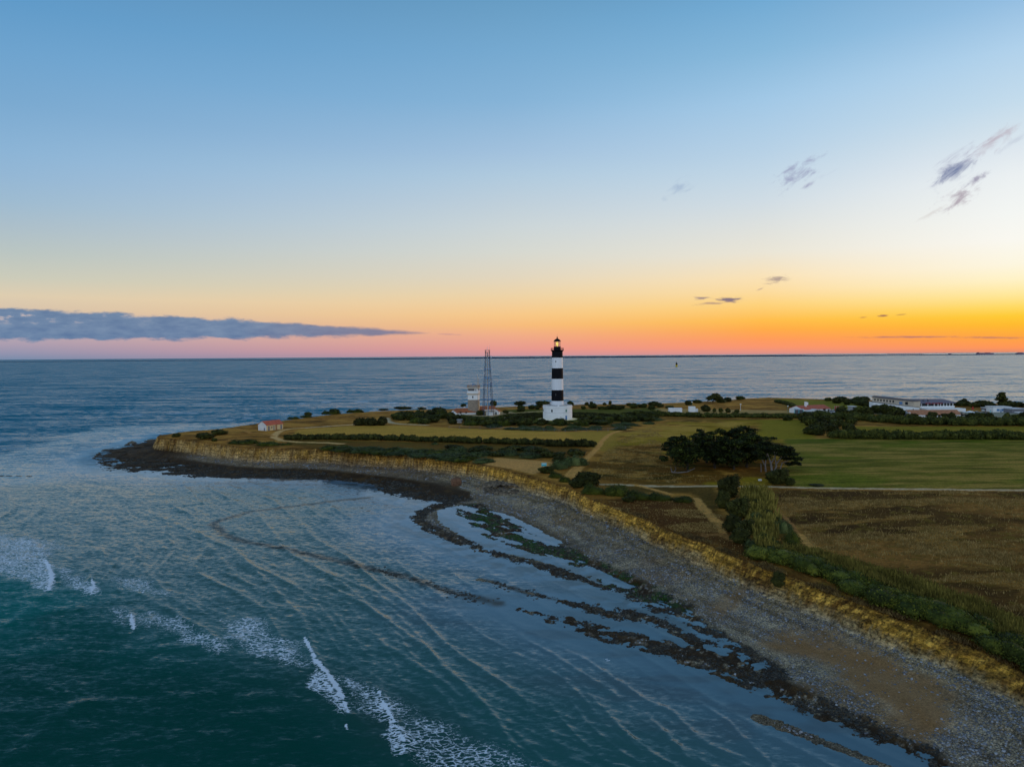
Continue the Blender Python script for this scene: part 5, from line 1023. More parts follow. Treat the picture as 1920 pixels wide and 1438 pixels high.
MB().box(3.2, 3.42, -.9, .9, H_(770), H_(754)).build('buttress', M_cream, T0)
prism(octo(3.6, 3.4, .6), H_(727.5), H_(725.8)).build('roof_slab', M_tan, T0)
b = MB()
oc_ = octo(3.5, 3.3, .6)
for (x0, y0), (x1, y1) in zip(oc_, oc_[1:] + oc_[:1]):
    m_ = max(1, int(math.hypot(x1 - x0, y1 - y0) / .8))
    for zz in (H_(724.3), H_(723), H_(721.8)): b.tube((x0, y0, zz), (x1, y1, zz), .06, n=4)
    for i in range(m_): q_ = i / m_; b.tube((x0 + (x1 - x0) * q_, y0 + (y1 - y0) * q_, H_(725.8)), (x0 + (x1 - x0) * q_, y0 + (y1 - y0) * q_, H_(721.6)), .06, n=4)
b.build('roof_railing', M_rust, T0)
MB().tube((2.8, -1, H_(725.8)), (2.8, -1, H_(700)), .09, .04).tube((3.1, 0.5, H_(725.8)), (3.1, .5, H_(709)), .07, .04).build('aerial', M_brass, T0)
MB().tube((-.6, 0, H_(725.8)), (-.6, 0, H_(721)), .07).box(-.9, .6, -.1, .1, H_(721), H_(719.6)).build('radar', M_blue, T0)

def house(name, pB, pC, depth, wall_px, roof_px, label, cat, wall, roof, group=None, ridge='x', over=0.35, flip=1):
    """pB, pC: photo points of the two ends of the visible front wall's foot; local +x runs from B to C, +y goes away"""
    B_ = land(*pB); C_ = land(*pC); d_ = (C_ - B_); L_ = math.hypot(d_.x, d_.y); rz = math.atan2(d_.y, d_.x); k_ = mpp(B_)
    root = empty(name, B_, rz, label, cat, group); h = wall_px * k_; hr = roof_px * k_
    MB().box(0, L_, 0, depth, -.6, h).build('wall', wall, root)
    if hr > 0:
        if ridge == 'x':
            MB().gable(0.01, L_ - 0.01, 0.01, depth - 0.01, h, h + hr * .97, 'x').build('gable', wall, root)
            rf = MB()
            for s_ in (0, 1):
                y0, y1 = (-over, depth / 2) if s_ == 0 else (depth + over, depth / 2); z0_ = h - hr * over / (depth / 2)
                rf.hexa([(-over, y0, z0_), (L_ + over, y0, z0_), (L_ + over, y1, h + hr), (-over, y1, h + hr), (-over, y0, z0_ + .14), (L_ + over, y0, z0_ + .14), (L_ + over, y1, h + hr + .14), (-over, y1, h + hr + .14)])
        else:
            MB().gable(0.01, L_ - 0.01, 0.01, depth - 0.01, h, h + hr * .97, 'y').build('gable', wall, root)
            rf = MB()
            for s_ in (0, 1):
                x0, x1 = (-over, L_ / 2) if s_ == 0 else (L_ + over, L_ / 2); z0_ = h - hr * over / (L_ / 2)
                rf.hexa([(x0, -over, z0_), (x1, -over, h + hr), (x1, depth + over, h + hr), (x0, depth + over, z0_), (x0, -over, z0_ + .14), (x1, -over, h + hr + .14), (x1, depth + over, h + hr + .14), (x0, depth + over, z0_ + .14)])
        rf.build('roof', roof, root)
    else:
        MB().box(-over, L_ + over, -over, depth + over, h + .002, h + .3).build('roof', roof, root)
    return root, L_, h, k_
def openings(root, lst, mat, name, L_, k_, y=0.0, depth=.06):
    for (f0, f1, z0, z1) in lst: MB().box(f0 * L_, f1 * L_, y - depth, y + .1, z0, z1).build(name, mat, root)
# station house with orange roofs
r1, L_, h, k_ = house('station_house', (857, 778), (908, 776.5), 9, 4.5, 6.5, 'white station house with a long orange tiled roof at the foot of the signal tower', 'house', M_white, M_tile)
openings(r1, [(.1, .16, .8, 2.0), (.3, .36, .8, 2.0)], M_glass, 'window', L_, k_)
MB().box(L_ * .3, L_ * .3 + .8, 4.6, 5.4, h, h + 3.2).build('chimney', M_white2, r1)
r1, L_, h, k_ = house('gabled_wing', (843, 779.5), (856.5, 779.5), 9, 5.5, 5.5, 'white gable ended wing at the left end of the station house', 'house', M_white, M_tile, ridge='y')
openings(r1, [(.40, .60, 1.0, 2.3)], M_blue, 'window', L_, k_)
r1, L_, h, k_ = house('station_annex', (899, 771), (930, 770), 8, 3.4, 5.0, 'low annex with an orange red roof behind the lattice mast', 'house', M_white, M_tile)
r1, L_, h, k_ = house('garage', (927, 777.5), (935.5, 777.5), 6, 6.0, 3.4, 'small white gabled outbuilding right of the lattice mast', 'outbuilding', M_white, M_tile, ridge='y')
openings(r1, [(.2, .5, 0, 1.6)], M_glass, 'door', L_, k_)
r1, L_, h, k_ = house('equipment_cabin', (912, 779), (924, 779), 5, 5, 0, 'white equipment cabin under the lattice mast', 'cabin', M_white, M_white2)
r1, L_, h, k_ = house('stone_hut', (857, 793), (865, 793), 4, 5, 0, 'tiny grey hut in the bushes left of the signal tower', 'hut', M_grey, M_grey)
# lattice mast
p = land(915, 779); kk = mpp(p); mast = empty('lattice_mast', p, R(12), 'tall blue grey lattice radio mast with platforms and aerials', 'mast')
Hm = (779 - 656) * kk
def leg(i, t_):
    hw = float(np.interp(t_, [0, .5, .75, 1], [10, 7.0, 4.8, 3.8])) * kk * .98; a_ = R(45 + 90 * i); return Vector((hw * 1.3 * math.cos(a_), hw * 1.3 * math.sin(a_), t_ * Hm))
for i in range(4):
    b = MB(); 
    for j in range(16): b.tube(leg(i, j / 16), leg(i, (j + 1) / 16), .16 if j < 8 else .13, n=5)
    b.build('leg', M_mast, mast)
b = MB(); NB = 13
for j in range(NB):
    for i in range(4):
        a_, c_ = leg(i, j / NB), leg((i + 1) % 4, (j + 1) / NB); b.tube(a_, c_, .03, n=4); b.tube(leg((i + 1) % 4, j / NB), leg(i, (j + 1) / NB), .03, n=4); b.tube(leg(i, (j + 1) / NB), leg((i + 1) % 4, (j + 1) / NB), .035, n=4)
b.build('bracing', M_mast, mast)
MB().box(-.30, .0, -.2, .2, 0, Hm * .97).build('cable_ladder', M_tan, mast); MB().box(.12, .32, -.2, .2, 0, Hm * .95).build('ladder', M_blue, mast)
for yy in (692, 709, 721, 749): z_ = (779 - yy) * kk; q_ = leg(0, z_ / Hm).x + .5; MB().box(-q_, q_, -q_, q_, z_, z_ + .25).build('platform', M_blue, mast)
for yy, w_ in ((657, 1.6), (661, 1.5), (667, 1.4)): z_ = (779 - yy) * kk; MB().box(-w_, w_, -w_, w_, z_, z_ + .16).build('platform', M_rust, mast)
MB().tube((0, 0, Hm), (0, 0, Hm + 2.2), .1, .05).tube((1.2, 0, Hm), (1.2, 0, Hm + 3.2), .07, .03).tube((-.8, 0, Hm), (-.8, 0, Hm + 1.2), .06).build('aerial', M_steel, mast)
for (x_, yy) in ((1.9, 669), (1.8, 690), (-1.7, 700), (2.0, 715)): z_ = (779 - yy) * kk; MB().tube((x_, -.4, z_), (x_, -.9, z_), .55, .65, 14).build('dish_antenna', M_steel, mast)

# ------------------------------------------------------------------ small barn on the headland
A_, B_, C_ = land(476.6, 808), land(499.6, 808), land(530.8, 804.5)
d_ = C_ - B_; L_ = math.hypot(d_.x, d_.y); rz = math.atan2(d_.y, d_.x); k_ = mpp(B_)
barn = empty('barn', B_, rz, 'small barn with a brick red roof, grey gable and yellow front on the headland', 'barn')
Dp = max(5.5, (Vector((A_.x - B_.x, A_.y - B_.y)).length)); Dp = min(Dp, 8.0); h = 11.0 * k_; hr = 6.5 * k_
MB().box(0, L_, 0, Dp, -.5, h).build('wall', M_cream, barn)
MB().box(-.05, 0, -.03, Dp, -.5, h).build('side_wall', M_white2, barn)
b = MB(); b.add([(-.05, 0, h), (-.05, Dp, h), (-.05, Dp / 2, h + hr), (L_, 0, h), (L_, Dp, h), (L_, Dp / 2, h + hr)], [(0, 2, 1), (3, 4, 5), (0, 3, 5, 2), (1, 2, 5, 4), (0, 1, 4, 3)]); b.build('gable', M_white2, barn)
b = MB()
for y0 in (-.3, Dp + .3): z0_ = h - hr * .3 / (Dp / 2); b.hexa([(-.2, y0, z0_), (L_ + .3, y0, z0_), (L_ + .3, Dp / 2, h + hr), (-.2, Dp / 2, h + hr), (-.2, y0, z0_ + .15), (L_ + .3, y0, z0_ + .15), (L_ + .3, Dp / 2, h + hr + .15), (-.2, Dp / 2, h + hr + .15)])
b.build('roof', M_tile2, barn)
for (f0, f1, z0, z1, nm, mt) in ((.10, .19, 0, 2.2, 'door', M_wood), (.42, .47, .1, 2.2, 'door', M_wood), (.54, .64, 0, 2.5, 'door', M_rust), (.84, .93, .2, 2.3, 'door', M_wood), (.30, .34, 1.0, 1.9, 'window', M_glass)):
    MB().box(f0 * L_, f1 * L_, -.07, .05, z0, z1).build(nm, mt, barn)
MB().box(-.13, -.04, 1.0, 1.8, 0, 1.4).build('door', M_wood, barn)

# ------------------------------------------------------------------ white cabins, lamp posts
r1, L_, h, k_ = house('white_cabin', (1254.5, 775.5), (1279, 775.5), 5, 9, 0, 'left white flat roofed cabin beyond the hedge', 'cabin', M_white, M_white, 'white cabins beyond the hedge', over=.1)
r1, L_, h, k_ = house('white_cabin', (1292, 772.5), (1304, 772.5), 4, 9, 0, 'right white cabin, narrower and farther off, beyond the hedge', 'cabin', M_white, M_white, 'white cabins beyond the hedge', over=.1)
MB().box(L_, L_ + 1.6, .3, 2.5, 0, 2.0).build('porch', M_white2, r1)
def lamp_post(px, py, top, mat, lab):
    p = land(px, py); k_ = mpp(p); h = (py - top) * k_; o = empty('lamp_post', p, 0, lab, 'lamp post', 'lamp posts beyond the hedges')
    MB().tube((0, 0, -.3), (0, 0, h - .6), .16, .1, 8).build('post', mat, o); MB().lathe([(.12, h - .6), (.45, h - .45), (.5, h - .1), (.2, h)], 12).build('lamp_head', M_white, o, sm=True)
lamp_post(1388.5, 770, 757, M_white2, 'white lamp post between the cabins and the restaurant'); lamp_post(1477.2, 773.5, 760.5, M_green, 'green lamp post just left of the restaurant'); lamp_post(1574.5, 773, 762, M_turq, 'lamp post beside the three red flags')
lamp_post(1297.5, 762, 753, M_green, 'thin lamp post behind the right white cabin'); lamp_post(1857, 780, 766, M_turq, 'lamp post at the edge of the hotel car park')
# ------------------------------------------------------------------ restaurant with red roofs
r1, L_, h, k_ = house('restaurant', (1506, 776), (1557, 773.5), 11, 8, 6.0, 'white restaurant with a red tiled roof and glazed gabled veranda', 'restaurant', M_white, M_tile2)
MB().box(L_ * .25, L_ * .25 + .9, 3.6, 4.5, h, h + 4.2).build('chimney', M_white, r1); MB().box(L_ * .45, L_ * .45 + .8, 6.5, 7.3, h, h + 3.6).build('chimney', M_white, r1)
openings(r1, [(.72, .82, .2, 2.4), (.90, .97, .9, 2.0)], M_glass, 'window', L_, k_)
vr = MB().box(.5, L_ * .62, -3.5, -.02, -.5, h * .62).build('veranda', M_glass, r1)
MB().gable(.1, L_ * .65, -3.8, 0.2, h * .62, h * 1.12, 'y').build('veranda_roof', M_white2, r1)
for i in range(7): x_ = .5 + (L_ * .62 - .5) * i / 6; MB().box(x_ - .14, x_ + .14, -3.62, -3.45, -.5, h * .62).build('post', M_white, r1)
r1, L_, h, k_ = house('shelter', (1490, 776), (1506, 776.5), 8, 8, 0, 'low open shelter with a pale flat roof at the left end of the restaurant', 'shelter', M_dgrey, M_steel)
for f_ in (0, .5, 1): MB().box(f_ * L_ - .15, f_ * L_ + .15, -.3, -.05, -.5, h).build('post', M_turq, r1)
def flag(px, py, top, lab, w=.9):
    p = land(px, py); k_ = mpp(p); h = (py - top) * k_; o = empty('banner_flag', p, R(10), lab, 'flag', 'red banner flags by the restaurant')
    MB().tube((0, 0, -.2), (0, 0, h), .06, n=6).build('pole', M_steel, o); b = MB(); b.hexa([(0.05, -.02, h * .25), (w, .08, h * .3), (w, .12, h * .3), (0.05, .02, h * .25), (.05, -.02, h * .97), (w * .85, .08, h * .88), (w * .85, .12, h * .88), (.05, .02, h * .97)]); b.build('cloth', M_red, o)
for (px, lab) in ((1565, 'left one of the three red flags right of the restaurant'), (1568.6, 'middle one of the three red flags right of the restaurant'), (1571.6, 'right one of the three red flags right of the restaurant')): flag(px, 772.5, 760.5, lab)
flag(1543, 773, 762, 'red banner against the restaurant wall'); flag(1546.5, 773, 762.4, 'second red banner against the restaurant wall')
r1, L_, h, k_ = house('kiosk', (1596, 769), (1605, 769), 4, 6.5, 0, 'small grey kiosk alone between the flags and the hotel', 'kiosk', M_grey, M_white2)
openings(r1, [(.3, .6, .8, 1.8)], M_glass, 'window', L_, k_)
# ------------------------------------------------------------------ hotel
B_ = land(1712, 772); rz = R(3); k_ = mpp(B_); hotel = empty('hotel', B_, rz, 'long white two storey hotel with a glazed terrace, dark roofs and red lettering', 'hotel')
u_ = k_     # one photo pixel in metres at the hotel
def HZ(y): return (772 - y) * u_
# left block running away from the view, with a row of small windows
b = MB(); X0 = -43 * u_
b.hexa([(X0, 20, -.5), (-1 * u_, -1, -.5), (18 * u_, 2, -.5), (-20 * u_, 30, -.5), (X0, 20, HZ(747.5)), (-1 * u_, -1, HZ(752.3)), (18 * u_, 2, HZ(752.3)), (-20 * u_, 30, HZ(747.5))]); b.build('left_block', M_tan, hotel)
b = MB(); b.hexa([(X0 - .6, 19.5, HZ(747.5) + .01), (-1 * u_ - .3, -1.8, HZ(752.3) + .01), (18 * u_ + .5, 1.6, HZ(752.3) + .01), (-20 * u_, 31, HZ(747.5) + .01), (X0 - .6, 19.5, HZ(746.3)), (-1 * u_ - .3, -1.8, HZ(751.3)), (18 * u_ + .5, 1.6, HZ(751.3)), (-20 * u_, 31, HZ(746.3))]); b.build('roof', M_dgrey, hotel)
P0 = Vector((X0, 20)); P1 = Vector((-u_, -1)); dv = (P1 - P0); nn = Vector((-dv.y, dv.x)).normalized() * -1
for i in range(7):
    f0 = .05 + i * .075 * 1.0; f1 = f0 + .035; a_, c_ = P0 + dv * f0, P0 + dv * f1; o1 = nn * -.08 if nn.y > 0 else nn * .08
    zt = HZ(750.2) - (HZ(747.5) - HZ(752.3)) * f0 * .9; zb = zt - 4 * u_
    b = MB(); b.hexa([(a_.x + o1.x, a_.y + o1.y, zb), (c_.x + o1.x, c_.y + o1.y, zb), (c_.x, c_.y, zb), (a_.x, a_.y, zb), (a_.x + o1.x, a_.y + o1.y, zt), (c_.x + o1.x, c_.y + o1.y, zt), (c_.x, c_.y, zt), (a_.x, a_.y, zt)]); b.build('window', M_glass, hotel)
for f0, f1, mt in ((.66, .73, M_blue), (.80, .86, M_glass)):
    a_, c_ = P0 + dv * f0, P0 + dv * f1; b = MB(); zt = HZ(754); zb = HZ(759); b.hexa([(a_.x, a_.y - .3, zb), (c_.x, c_.y - .3, zb), (c_.x, c_.y, zb), (a_.x, a_.y, zb), (a_.x, a_.y - .3, zt), (c_.x, c_.y - .3, zt), (c_.x, c_.y, zt), (a_.x, a_.y, zt)]); b.build('window', mt, hotel)
# low white block in front of it
b = MB(); b.hexa([(-66 * u_, 6, -.6), (-2 * u_, -7, -.6), (-2 * u_, -1.5, -.6), (-60 * u_, 14, -.6), (-66 * u_, 6, HZ(754.8)), (-2 * u_, -7, HZ(763)), (-2 * u_, -1.5, HZ(763)), (-60 * u_, 14, HZ(754.8))]); b.build('low_wing', M_white, hotel)
b = MB(); b.hexa([(-66 * u_, 6, HZ(754.8) + .01), (-2 * u_, -7, HZ(763) + .01), (-2 * u_, -1.5, HZ(763) + .01), (-60 * u_, 14, HZ(754.8) + .01), (-66.5 * u_, 5.7, HZ(754)), (-1.5 * u_, -7.3, HZ(762.2)), (-1.5 * u_, -1.5, HZ(762.2)), (-60 * u_, 14, HZ(754))]); b.build('roof', M_dgrey, hotel)
for f_ in (.42, .48, .86): x_ = (-66 + 64 * f_) * u_; y_ = 6 - 13 * f_; MB().box(x_, x_ + 1.2 * u_, y_ - .25, y_ + .2, HZ(769 - 1.5 * (1 - f_) * 2), HZ(765.5 - 1.5 * (1 - f_) * 3)).build('window', M_glass, hotel)
# right wing with terrace
MB().box(18 * u_, 88 * u_, 4, 16, -.5, HZ(765.2)).build('ground_floor', M_white, hotel)
MB().box(18.02 * u_, 88 * u_, 5.2, 16, HZ(765.2), HZ(757.5)).build('glazed_storey', M_glass, hotel)
for f_ in (18.5, 25.5, 38, 50.5, 58, 63, 69, 75, 81, 87.3): MB().box(f_ * u_, (f_ + 1.1) * u_, 4.7, 5.15, HZ(765.2), HZ(757.5)).build('pillar', M_white, hotel)
MB().box(17 * u_, 89.5 * u_, 3.9, 4.2, HZ(765.2), HZ(762.8)).build('parapet', M_white, hotel)
MB().box(20 * u_, 96 * u_, -3, 3.7, -.5, HZ(766.2)).build('terrace', M_white, hotel)
b = MB(); b.hexa([(18 * u_, 3.6, HZ(757.5)), (91 * u_, 3.6, HZ(757.5)), (91 * u_, 17, HZ(757.5)), (12 * u_, 17, HZ(757.5)), (17 * u_, 4.4, HZ(755.6)), (93 * u_, 4.4, HZ(755.8)), (90 * u_, 16, HZ(751.6)), (6 * u_, 16, HZ(750.9))]); b.build('sloping_roof', flat_mat('purple_grey_roof', (0.16, 0.14, 0.17), .8, .2, .15, .4), hotel)
for x_ in (27, 36, 45): MB().box(x_ * u_, (x_ + 1.6) * u_, 8, 9, HZ(755), HZ(751.6)).build('roof_vent', M_dgrey, hotel)
def words_(txt, size, loc, mat, name, parent, rot=(R(90), 0, 0), xs=1.0):
    cu_ = bpy.data.curves.new('txt', 'FONT'); cu_.body = txt; cu_.size = size; cu_.extrude = 0.06
    tmp = bpy.data.objects.new('txt', cu_); COL.objects.link(tmp); dg = bpy.context.evaluated_depsgraph_get(); dg.update()
    me = bpy.data.meshes.new_from_object(tmp.evaluated_get(dg)); bpy.data.objects.remove(tmp); me.materials.clear(); me.materials.append(mat)
    o = link(name, me, None, parent, loc); o.rotation_euler = rot; o.scale = (xs, 1, 1); return o
words_('HOTEL  RESTAURANT', 1.15, (31 * u_, 3.5, HZ(758.6)), flat_mat('red_sign_letters', (0.35, 0.02, 0.02), .5, .3, .05, 1), 'sign_lettering', hotel, xs=.95)
# house with the long brownish roof in front of the hotel
r1, L_, h, k_ = house('long_house', (1707, 782), (1801, 781.5), 8, 5, 7.2, 'long low white house with a brown orange roof in front of the hotel', 'house', M_white, M_tile3)
MB().box(-.12, 0, -.05, 8, -.5, h + 1.2).build('end_wall', M_white, r1); openings(r1, [(.12, .16, .3, 1.3), (.3, .34, .3, 1.3), (.55, .6, 0, 1.3), (.8, .84, .3, 1.3)], M_glass, 'window', L_, k_)
r1, L_, h, k_ = house('stone_store', (1689, 778), (1702, 778), 4, 6, 0, 'small stone coloured store left of the long house', 'outbuilding', M_tan, M_tan)
r1, L_, h, k_ = house('low_building', (1862, 773), (1896, 773), 8, 9.5, 0, 'low white flat roofed building under the tall pine', 'building', M_white, M_white2)
openings(r1, [(.2, .36, .7, 2.0), (.48, .6, .7, 2.0), (.74, .94, .7, 2.0), (.4, .46, 0, 2)], M_blue, 'window', L_, k_)
r1, L_, h, k_ = house('low_annex', (1897, 774.5), (1922, 774), 7, 7.5, 0, 'grey annex with a pale roof at the right edge of the photo', 'building', M_wood, M_steel)
r1, L_, h, k_ = house('canopy', (1848, 771), (1861, 771), 5, 5.5, 0, 'small canopy left of the low white building', 'canopy', M_wood, M_white2)
r1, L_, h, k_ = house('white_store', (1913, 780), (1926, 780), 5, 5.5, 0, 'white roofed hut at the right edge in front of the car park', 'hut', M_grey, M_white)
# parasols and cars by the terrace
def parasol(px, py, wpx, hpx, mat, lab, closed=False):
    p = land(px, py); k_ = mpp(p); o = empty('parasol', p, 0, lab, 'parasol', 'parasols beside the hotel'); h = hpx * k_; w = wpx * k_ / 2
    MB().tube((0, 0, -.1), (0, 0, h), .05, n=6).build('pole', M_steel, o)
    MB().lathe([(w, h * .62), (w * .95, h * .66), (.08, h)] if not closed else [(.12, h * .3), (w, h * .4), (w * .7, h * .8), (.05, h)], 10).build('canopy', mat, o)
parasol(1818.5, 777, 17, 7, M_white, 'wide white parasol beside the hotel terrace'); parasol(1824, 771, 3, 9, M_red, 'closed red parasol beside the hotel', True)
parasol(1808, 776, 8, 6, M_white, 'small white parasol at the corner of the hotel terrace'); parasol(1843, 773, 7, 5, M_white2, 'grey white parasol at the edge of the car park')
def car(px, py, rz, mat, lab):
    p = land(px, py); o = empty('parked_car', (p.x, p.y, p.z), rz, lab, 'car', 'cars parked by the hotel and restaurant'); b = MB()
    b.hexa([(-2.1, -.85, .3), (2.1, -.85, .3), (2.1, .85, .3), (-2.1, .85, .3), (-2.1, -.82, .95), (2.05, -.82, .8), (2.05, .82, .8), (-2.1, .82, .95)]); b.build('body', mat, o)
    b = MB(); b.hexa([(-1.9, -.76, .9), (1.1, -.76, .86), (1.1, .76, .86), (-1.9, .76, .9), (-1.4, -.62, 1.45), (.4, -.62, 1.45), (.4, .62, 1.45), (-1.4, .62, 1.45)]); b.build('cabin', M_glass, o)
    MB().box(-1.38, .38, -.6, .6, 1.452, 1.5).build('roof', mat, o)
    for x_ in (-1.3, 1.3):
        for y_ in (-.86, .7): MB().tube((x_, y_, .33), (x_, y_ + .18, .33), .33, n=14).build('wheel', M_black, o)
car(1614.5, 770, R(5), M_white, 'white car parked alone left of the hotel')
car(1832, 776, R(15), M_steel, 'silver car parked right of the wide white parasol'); car(1840, 778, R(10), M_blue, 'blue car parked in front of the silver one by the hotel'); car(1849, 777, R(-10), M_black, 'dark car nearest the lamp post in the hotel car park'); car(1846, 781, R(5), M_white2, 'pale car at the front of the hotel car park'); car(1805, 779, R(30), M_black, 'dark car at the right end of the long house')
car(1553, 777, R(5), M_white2, 'pale car in front of the restaurant'); car(1562, 774, R(15), M_steel, 'grey car beside the red flags')

# ------------------------------------------------------------------ small things on the land
p = land(1020, 879); o = empty('signboard', p, R(10), 'turquoise signboard on two posts at the sandy patch', 'sign'); k_ = mpp(p)
MB().box(-.8, .8, -.05, .05, .9, 1.9).build('panel', M_turq, o); MB().box(-.65, .65, -.06, -.052, 1.55, 1.75).build('panel_stripe', M_white, o)
for x_ in (-.7, .7): MB().box(x_ - .05, x_ + .05, -.03, .03, -.2, 1.9).build('post', M_wood, o)
p = land(1425, 901); MB().box(-.4, .4, -.3, .3, 0, .4).build('marker_stone', M_white, None, (p.x, p.y, p.z), .3); tag(bpy.context.scene.objects['marker_stone'], 'white marker stone at the top of the yellow reeds', 'stone')
# wire fence along the near side of the lighthouse thicket
pts = LP([(842, 803.5), (900, 804), (980, 807), (1060, 810), (1140, 808), (1190, 803)]); p0 = Vector((pts[0][0], pts[0][1], zland(*pts[0]))); fence = empty('wire_fence', p0, 0, 'thin wire fence with grey posts along the near edge of the lighthouse thicket', 'fence')
prev = None; nfp = 0
for (x0, y0), (x1, y1) in zip(pts[:-1], pts[1:]):
    m_ = int(math.hypot(x1 - x0, y1 - y0) / 5)
    for i in range(m_):
        x_, y_ = x0 + (x1 - x0) * i / m_, y0 + (y1 - y0) * i / m_; q_ = Vector((x_, y_, zland(x_, y_))) - p0
        MB().tube(q_ + Vector((0, 0, -.2)), q_ + Vector((0, 0, 1.4)), .07, n=5).build('post', M_wood, fence)
        if prev is not None:
            b = MB(); [b.tube(prev + Vector((0, 0, zz)), q_ + Vector((0, 0, zz)), .015, n=3) for zz in (.6, 1.2)]; b.build('wire', M_steel, fence)
        prev = q_

# ------------------------------------------------------------------ rocks
def zgrid(x, y):
    """height of the built ground at points, from the terrain grid"""
    yy = np.arange(0); j = np.log(y / 58.0) / math.log(1.0042); i = (x / y - (-0.86)) / 0.0018
    j0 = np.clip(j.astype(int), 0, nr - 2); i0 = np.clip(i.astype(int), 0, nc - 2); fj = np.clip(j - j0, 0, 1); fi = np.clip(i - i0, 0, 1); Z = gz.reshape(nr, nc)
    return (Z[j0, i0] * (1 - fi) + Z[j0, i0 + 1] * fi) * (1 - fj) + (Z[j0 + 1, i0] * (1 - fi) + Z[j0 + 1, i0 + 1] * fi) * fj
def pick(arr, x, y):
    j = np.clip(np.round(np.log(y / 58.0) / math.log(1.0042)).astype(int), 0, nr - 1); i = np.clip(np.round((x / y + 0.86) / 0.0018).astype(int), 0, nc - 1); return arr.reshape(nr, nc)[j, i]
def shore(px, py):
    z = 1.5
    for _ in range(8): p = at(px, py, z); z = float(zgrid(np.array([p.x]), np.array([p.y]))[0])
    return Vector((p.x, p.y, z))
def rock_mesh(name, r_, seed, sub=3, amp=.35):
    b = bpy.data.meshes.new(name); import bmesh; bm = bmesh.new(); bmesh.ops.create_icosphere(bm, subdivisions=sub, radius=1.0); rr_ = np.random.default_rng(seed); o3 = rr_.random(3) * 10
    for v in bm.verts:
        c_ = v.co; n_v = float(fbm(np.array([c_.x * 1.3 + o3[0] + c_.z]), np.array([c_.y * 1.3 + o3[1] - c_.z]), 3, seed)[0]) - .5
        m_ = max(abs(c_.x), abs(c_.y), abs(c_.z)); v.co = c_ * (0.45 + .4 / m_ ** 1.0 + amp * n_v)
    for v in bm.verts: v.co = Vector((v.co.x * r_[0], v.co.y * r_[1], v.co.z * r_[2]))
    bm.to_mesh(b); bm.free(); return b
p = shore(855, 910); k_ = mpp(p); me = rock_mesh('boulder', (12 * k_, 9 * k_, 10.5 * k_), 3); o = link('boulder', me, flat_mat('rust_brown_rock', (0.16, 0.085, 0.05), 0.95, 0.1, 0.4, 1.2), None, (p.x, p.y, p.z + 6.5 * k_), .5); tag(o, 'lone big brown boulder standing on the shingle under the cliff', 'boulder')
for i, (px, py, s_) in enumerate(((896, 917, 4), (905, 915, 3), (937, 958, 1.2))):
    p = shore(px, py); me = rock_mesh('boulder', (s_ * k_, s_ * .8 * k_, s_ * .8 * k_), 10 + i, 2); o = link('boulder', me, M_stone, None, (p.x, p.y, p.z), i); tag(o, ['small brown boulder left of the rockfall', 'small boulder touching the left end of the rockfall', 'small dark boulder at the edge of the tide pools'][i], 'boulder')
def rock_field(name, pts, sizes, heights, mat, flatten=0.6, seed=0, colr=None):
    """many low-poly stones in one mesh"""
    r = np.random.default_rng(seed); n = len(pts)
    base = np.array([(1, 0, 0), (0, 1, 0), (-1, 0, 0), (0, -1, 0), (.62, .62, .55), (-.62, .62, .6), (-.6, -.65, .55), (.6, -.6, .6), (0, 0, .85)])
    tri = np.array([(0, 1, 5, 4), (1, 2, 5, 5), (2, 3, 6, 6), (3, 0, 7, 7), (4, 5, 8, 8), (5, 6, 8, 8), (6, 7, 8, 8), (7, 4, 8, 8), (5, 2, 6, 6), (6, 3, 7, 7), (7, 0, 4, 4)])
    q4 = [(0, 1, 5, 4), (1, 2, 6, 5), (2, 3, 7, 6), (3, 0, 4, 7), (4, 5, 6, 7)]
    b8 = np.array([(1, 0, 0), (0, 1, 0), (-1, 0, 0), (0, -1, 0), (.65, .05, .8), (.0, .62, .9), (-.62, 0, .75), (.05, -.6, .85)])
    th = r.uniform(0, 6.28, n); c_, s_ = np.cos(th), np.sin(th); j = 1 + .35 * (r.random((n, 8, 3)) - .5)
    v = b8[None] * j; v = v * np.stack([sizes * r.uniform(.7, 1.4, n), sizes * r.uniform(.6, 1.1, n), sizes * flatten * r.uniform(.6, 1.3, n)], 1)[:, None, :]
    x = v[..., 0] * c_[:, None] - v[..., 1] * s_[:, None]; y = v[..., 0] * s_[:, None] + v[..., 1] * c_[:, None]
    V = np.stack([x + pts[:, 0:1], y + pts[:, 1:2], v[..., 2] + heights[:, None] - .12 * sizes[:, None]], -1).reshape(-1, 3)
    Fq = (np.array(q4)[None] + (np.arange(n) * 8)[:, None, None]).reshape(-1, 4); me = np_mesh(name, V, Fq)
    o = link(name, me, mat); tag(o, kind='stuff'); return o
def stone_leaf(name, a_, b_, c_):
    m_, t, bs = material(name); g_ = t.new('ShaderNodeNewGeometry'); rp = t.new('ShaderNodeValToRGB'); e = rp.color_ramp.elements; e[0].color = (*a_, 1); e[1].color = (*c_, 1); k2 = e.new(.6); k2.color = (*b_, 1)
    t.l.new(g_.outputs['Random Per Island'], rp.inputs[0]); t.l.new(rp.outputs[0], bs.inputs['Base Color']); bs.inputs['Roughness'].default_value = .85; return m_
M_peb = stone_leaf('pale_stones', (.08, .08, .085), (.17, .17, .18), (.36, .36, .37)); M_kelp = stone_leaf('weedy_rocks', (.012, .010, .007), (.030, .024, .015), (.075, .062, .042))
M_rub = stone_leaf('ochre_rubble', (.05, .035, .02), (.12, .085, .05), (.24, .18, .11))
rr = np.random.default_rng(5); y = 66 * (300 / 66) ** rr.random(260000); x = rr.uniform(-.55, .86, y.size) * y
tz = pick(toe, x, y); bz_ = pick(hb, x, y); kd_ = pick(kel, x, y); sd_ = pick(sandf, x, y); slp = pick(s_l, x, y); F_ = pick(F1, x, y)
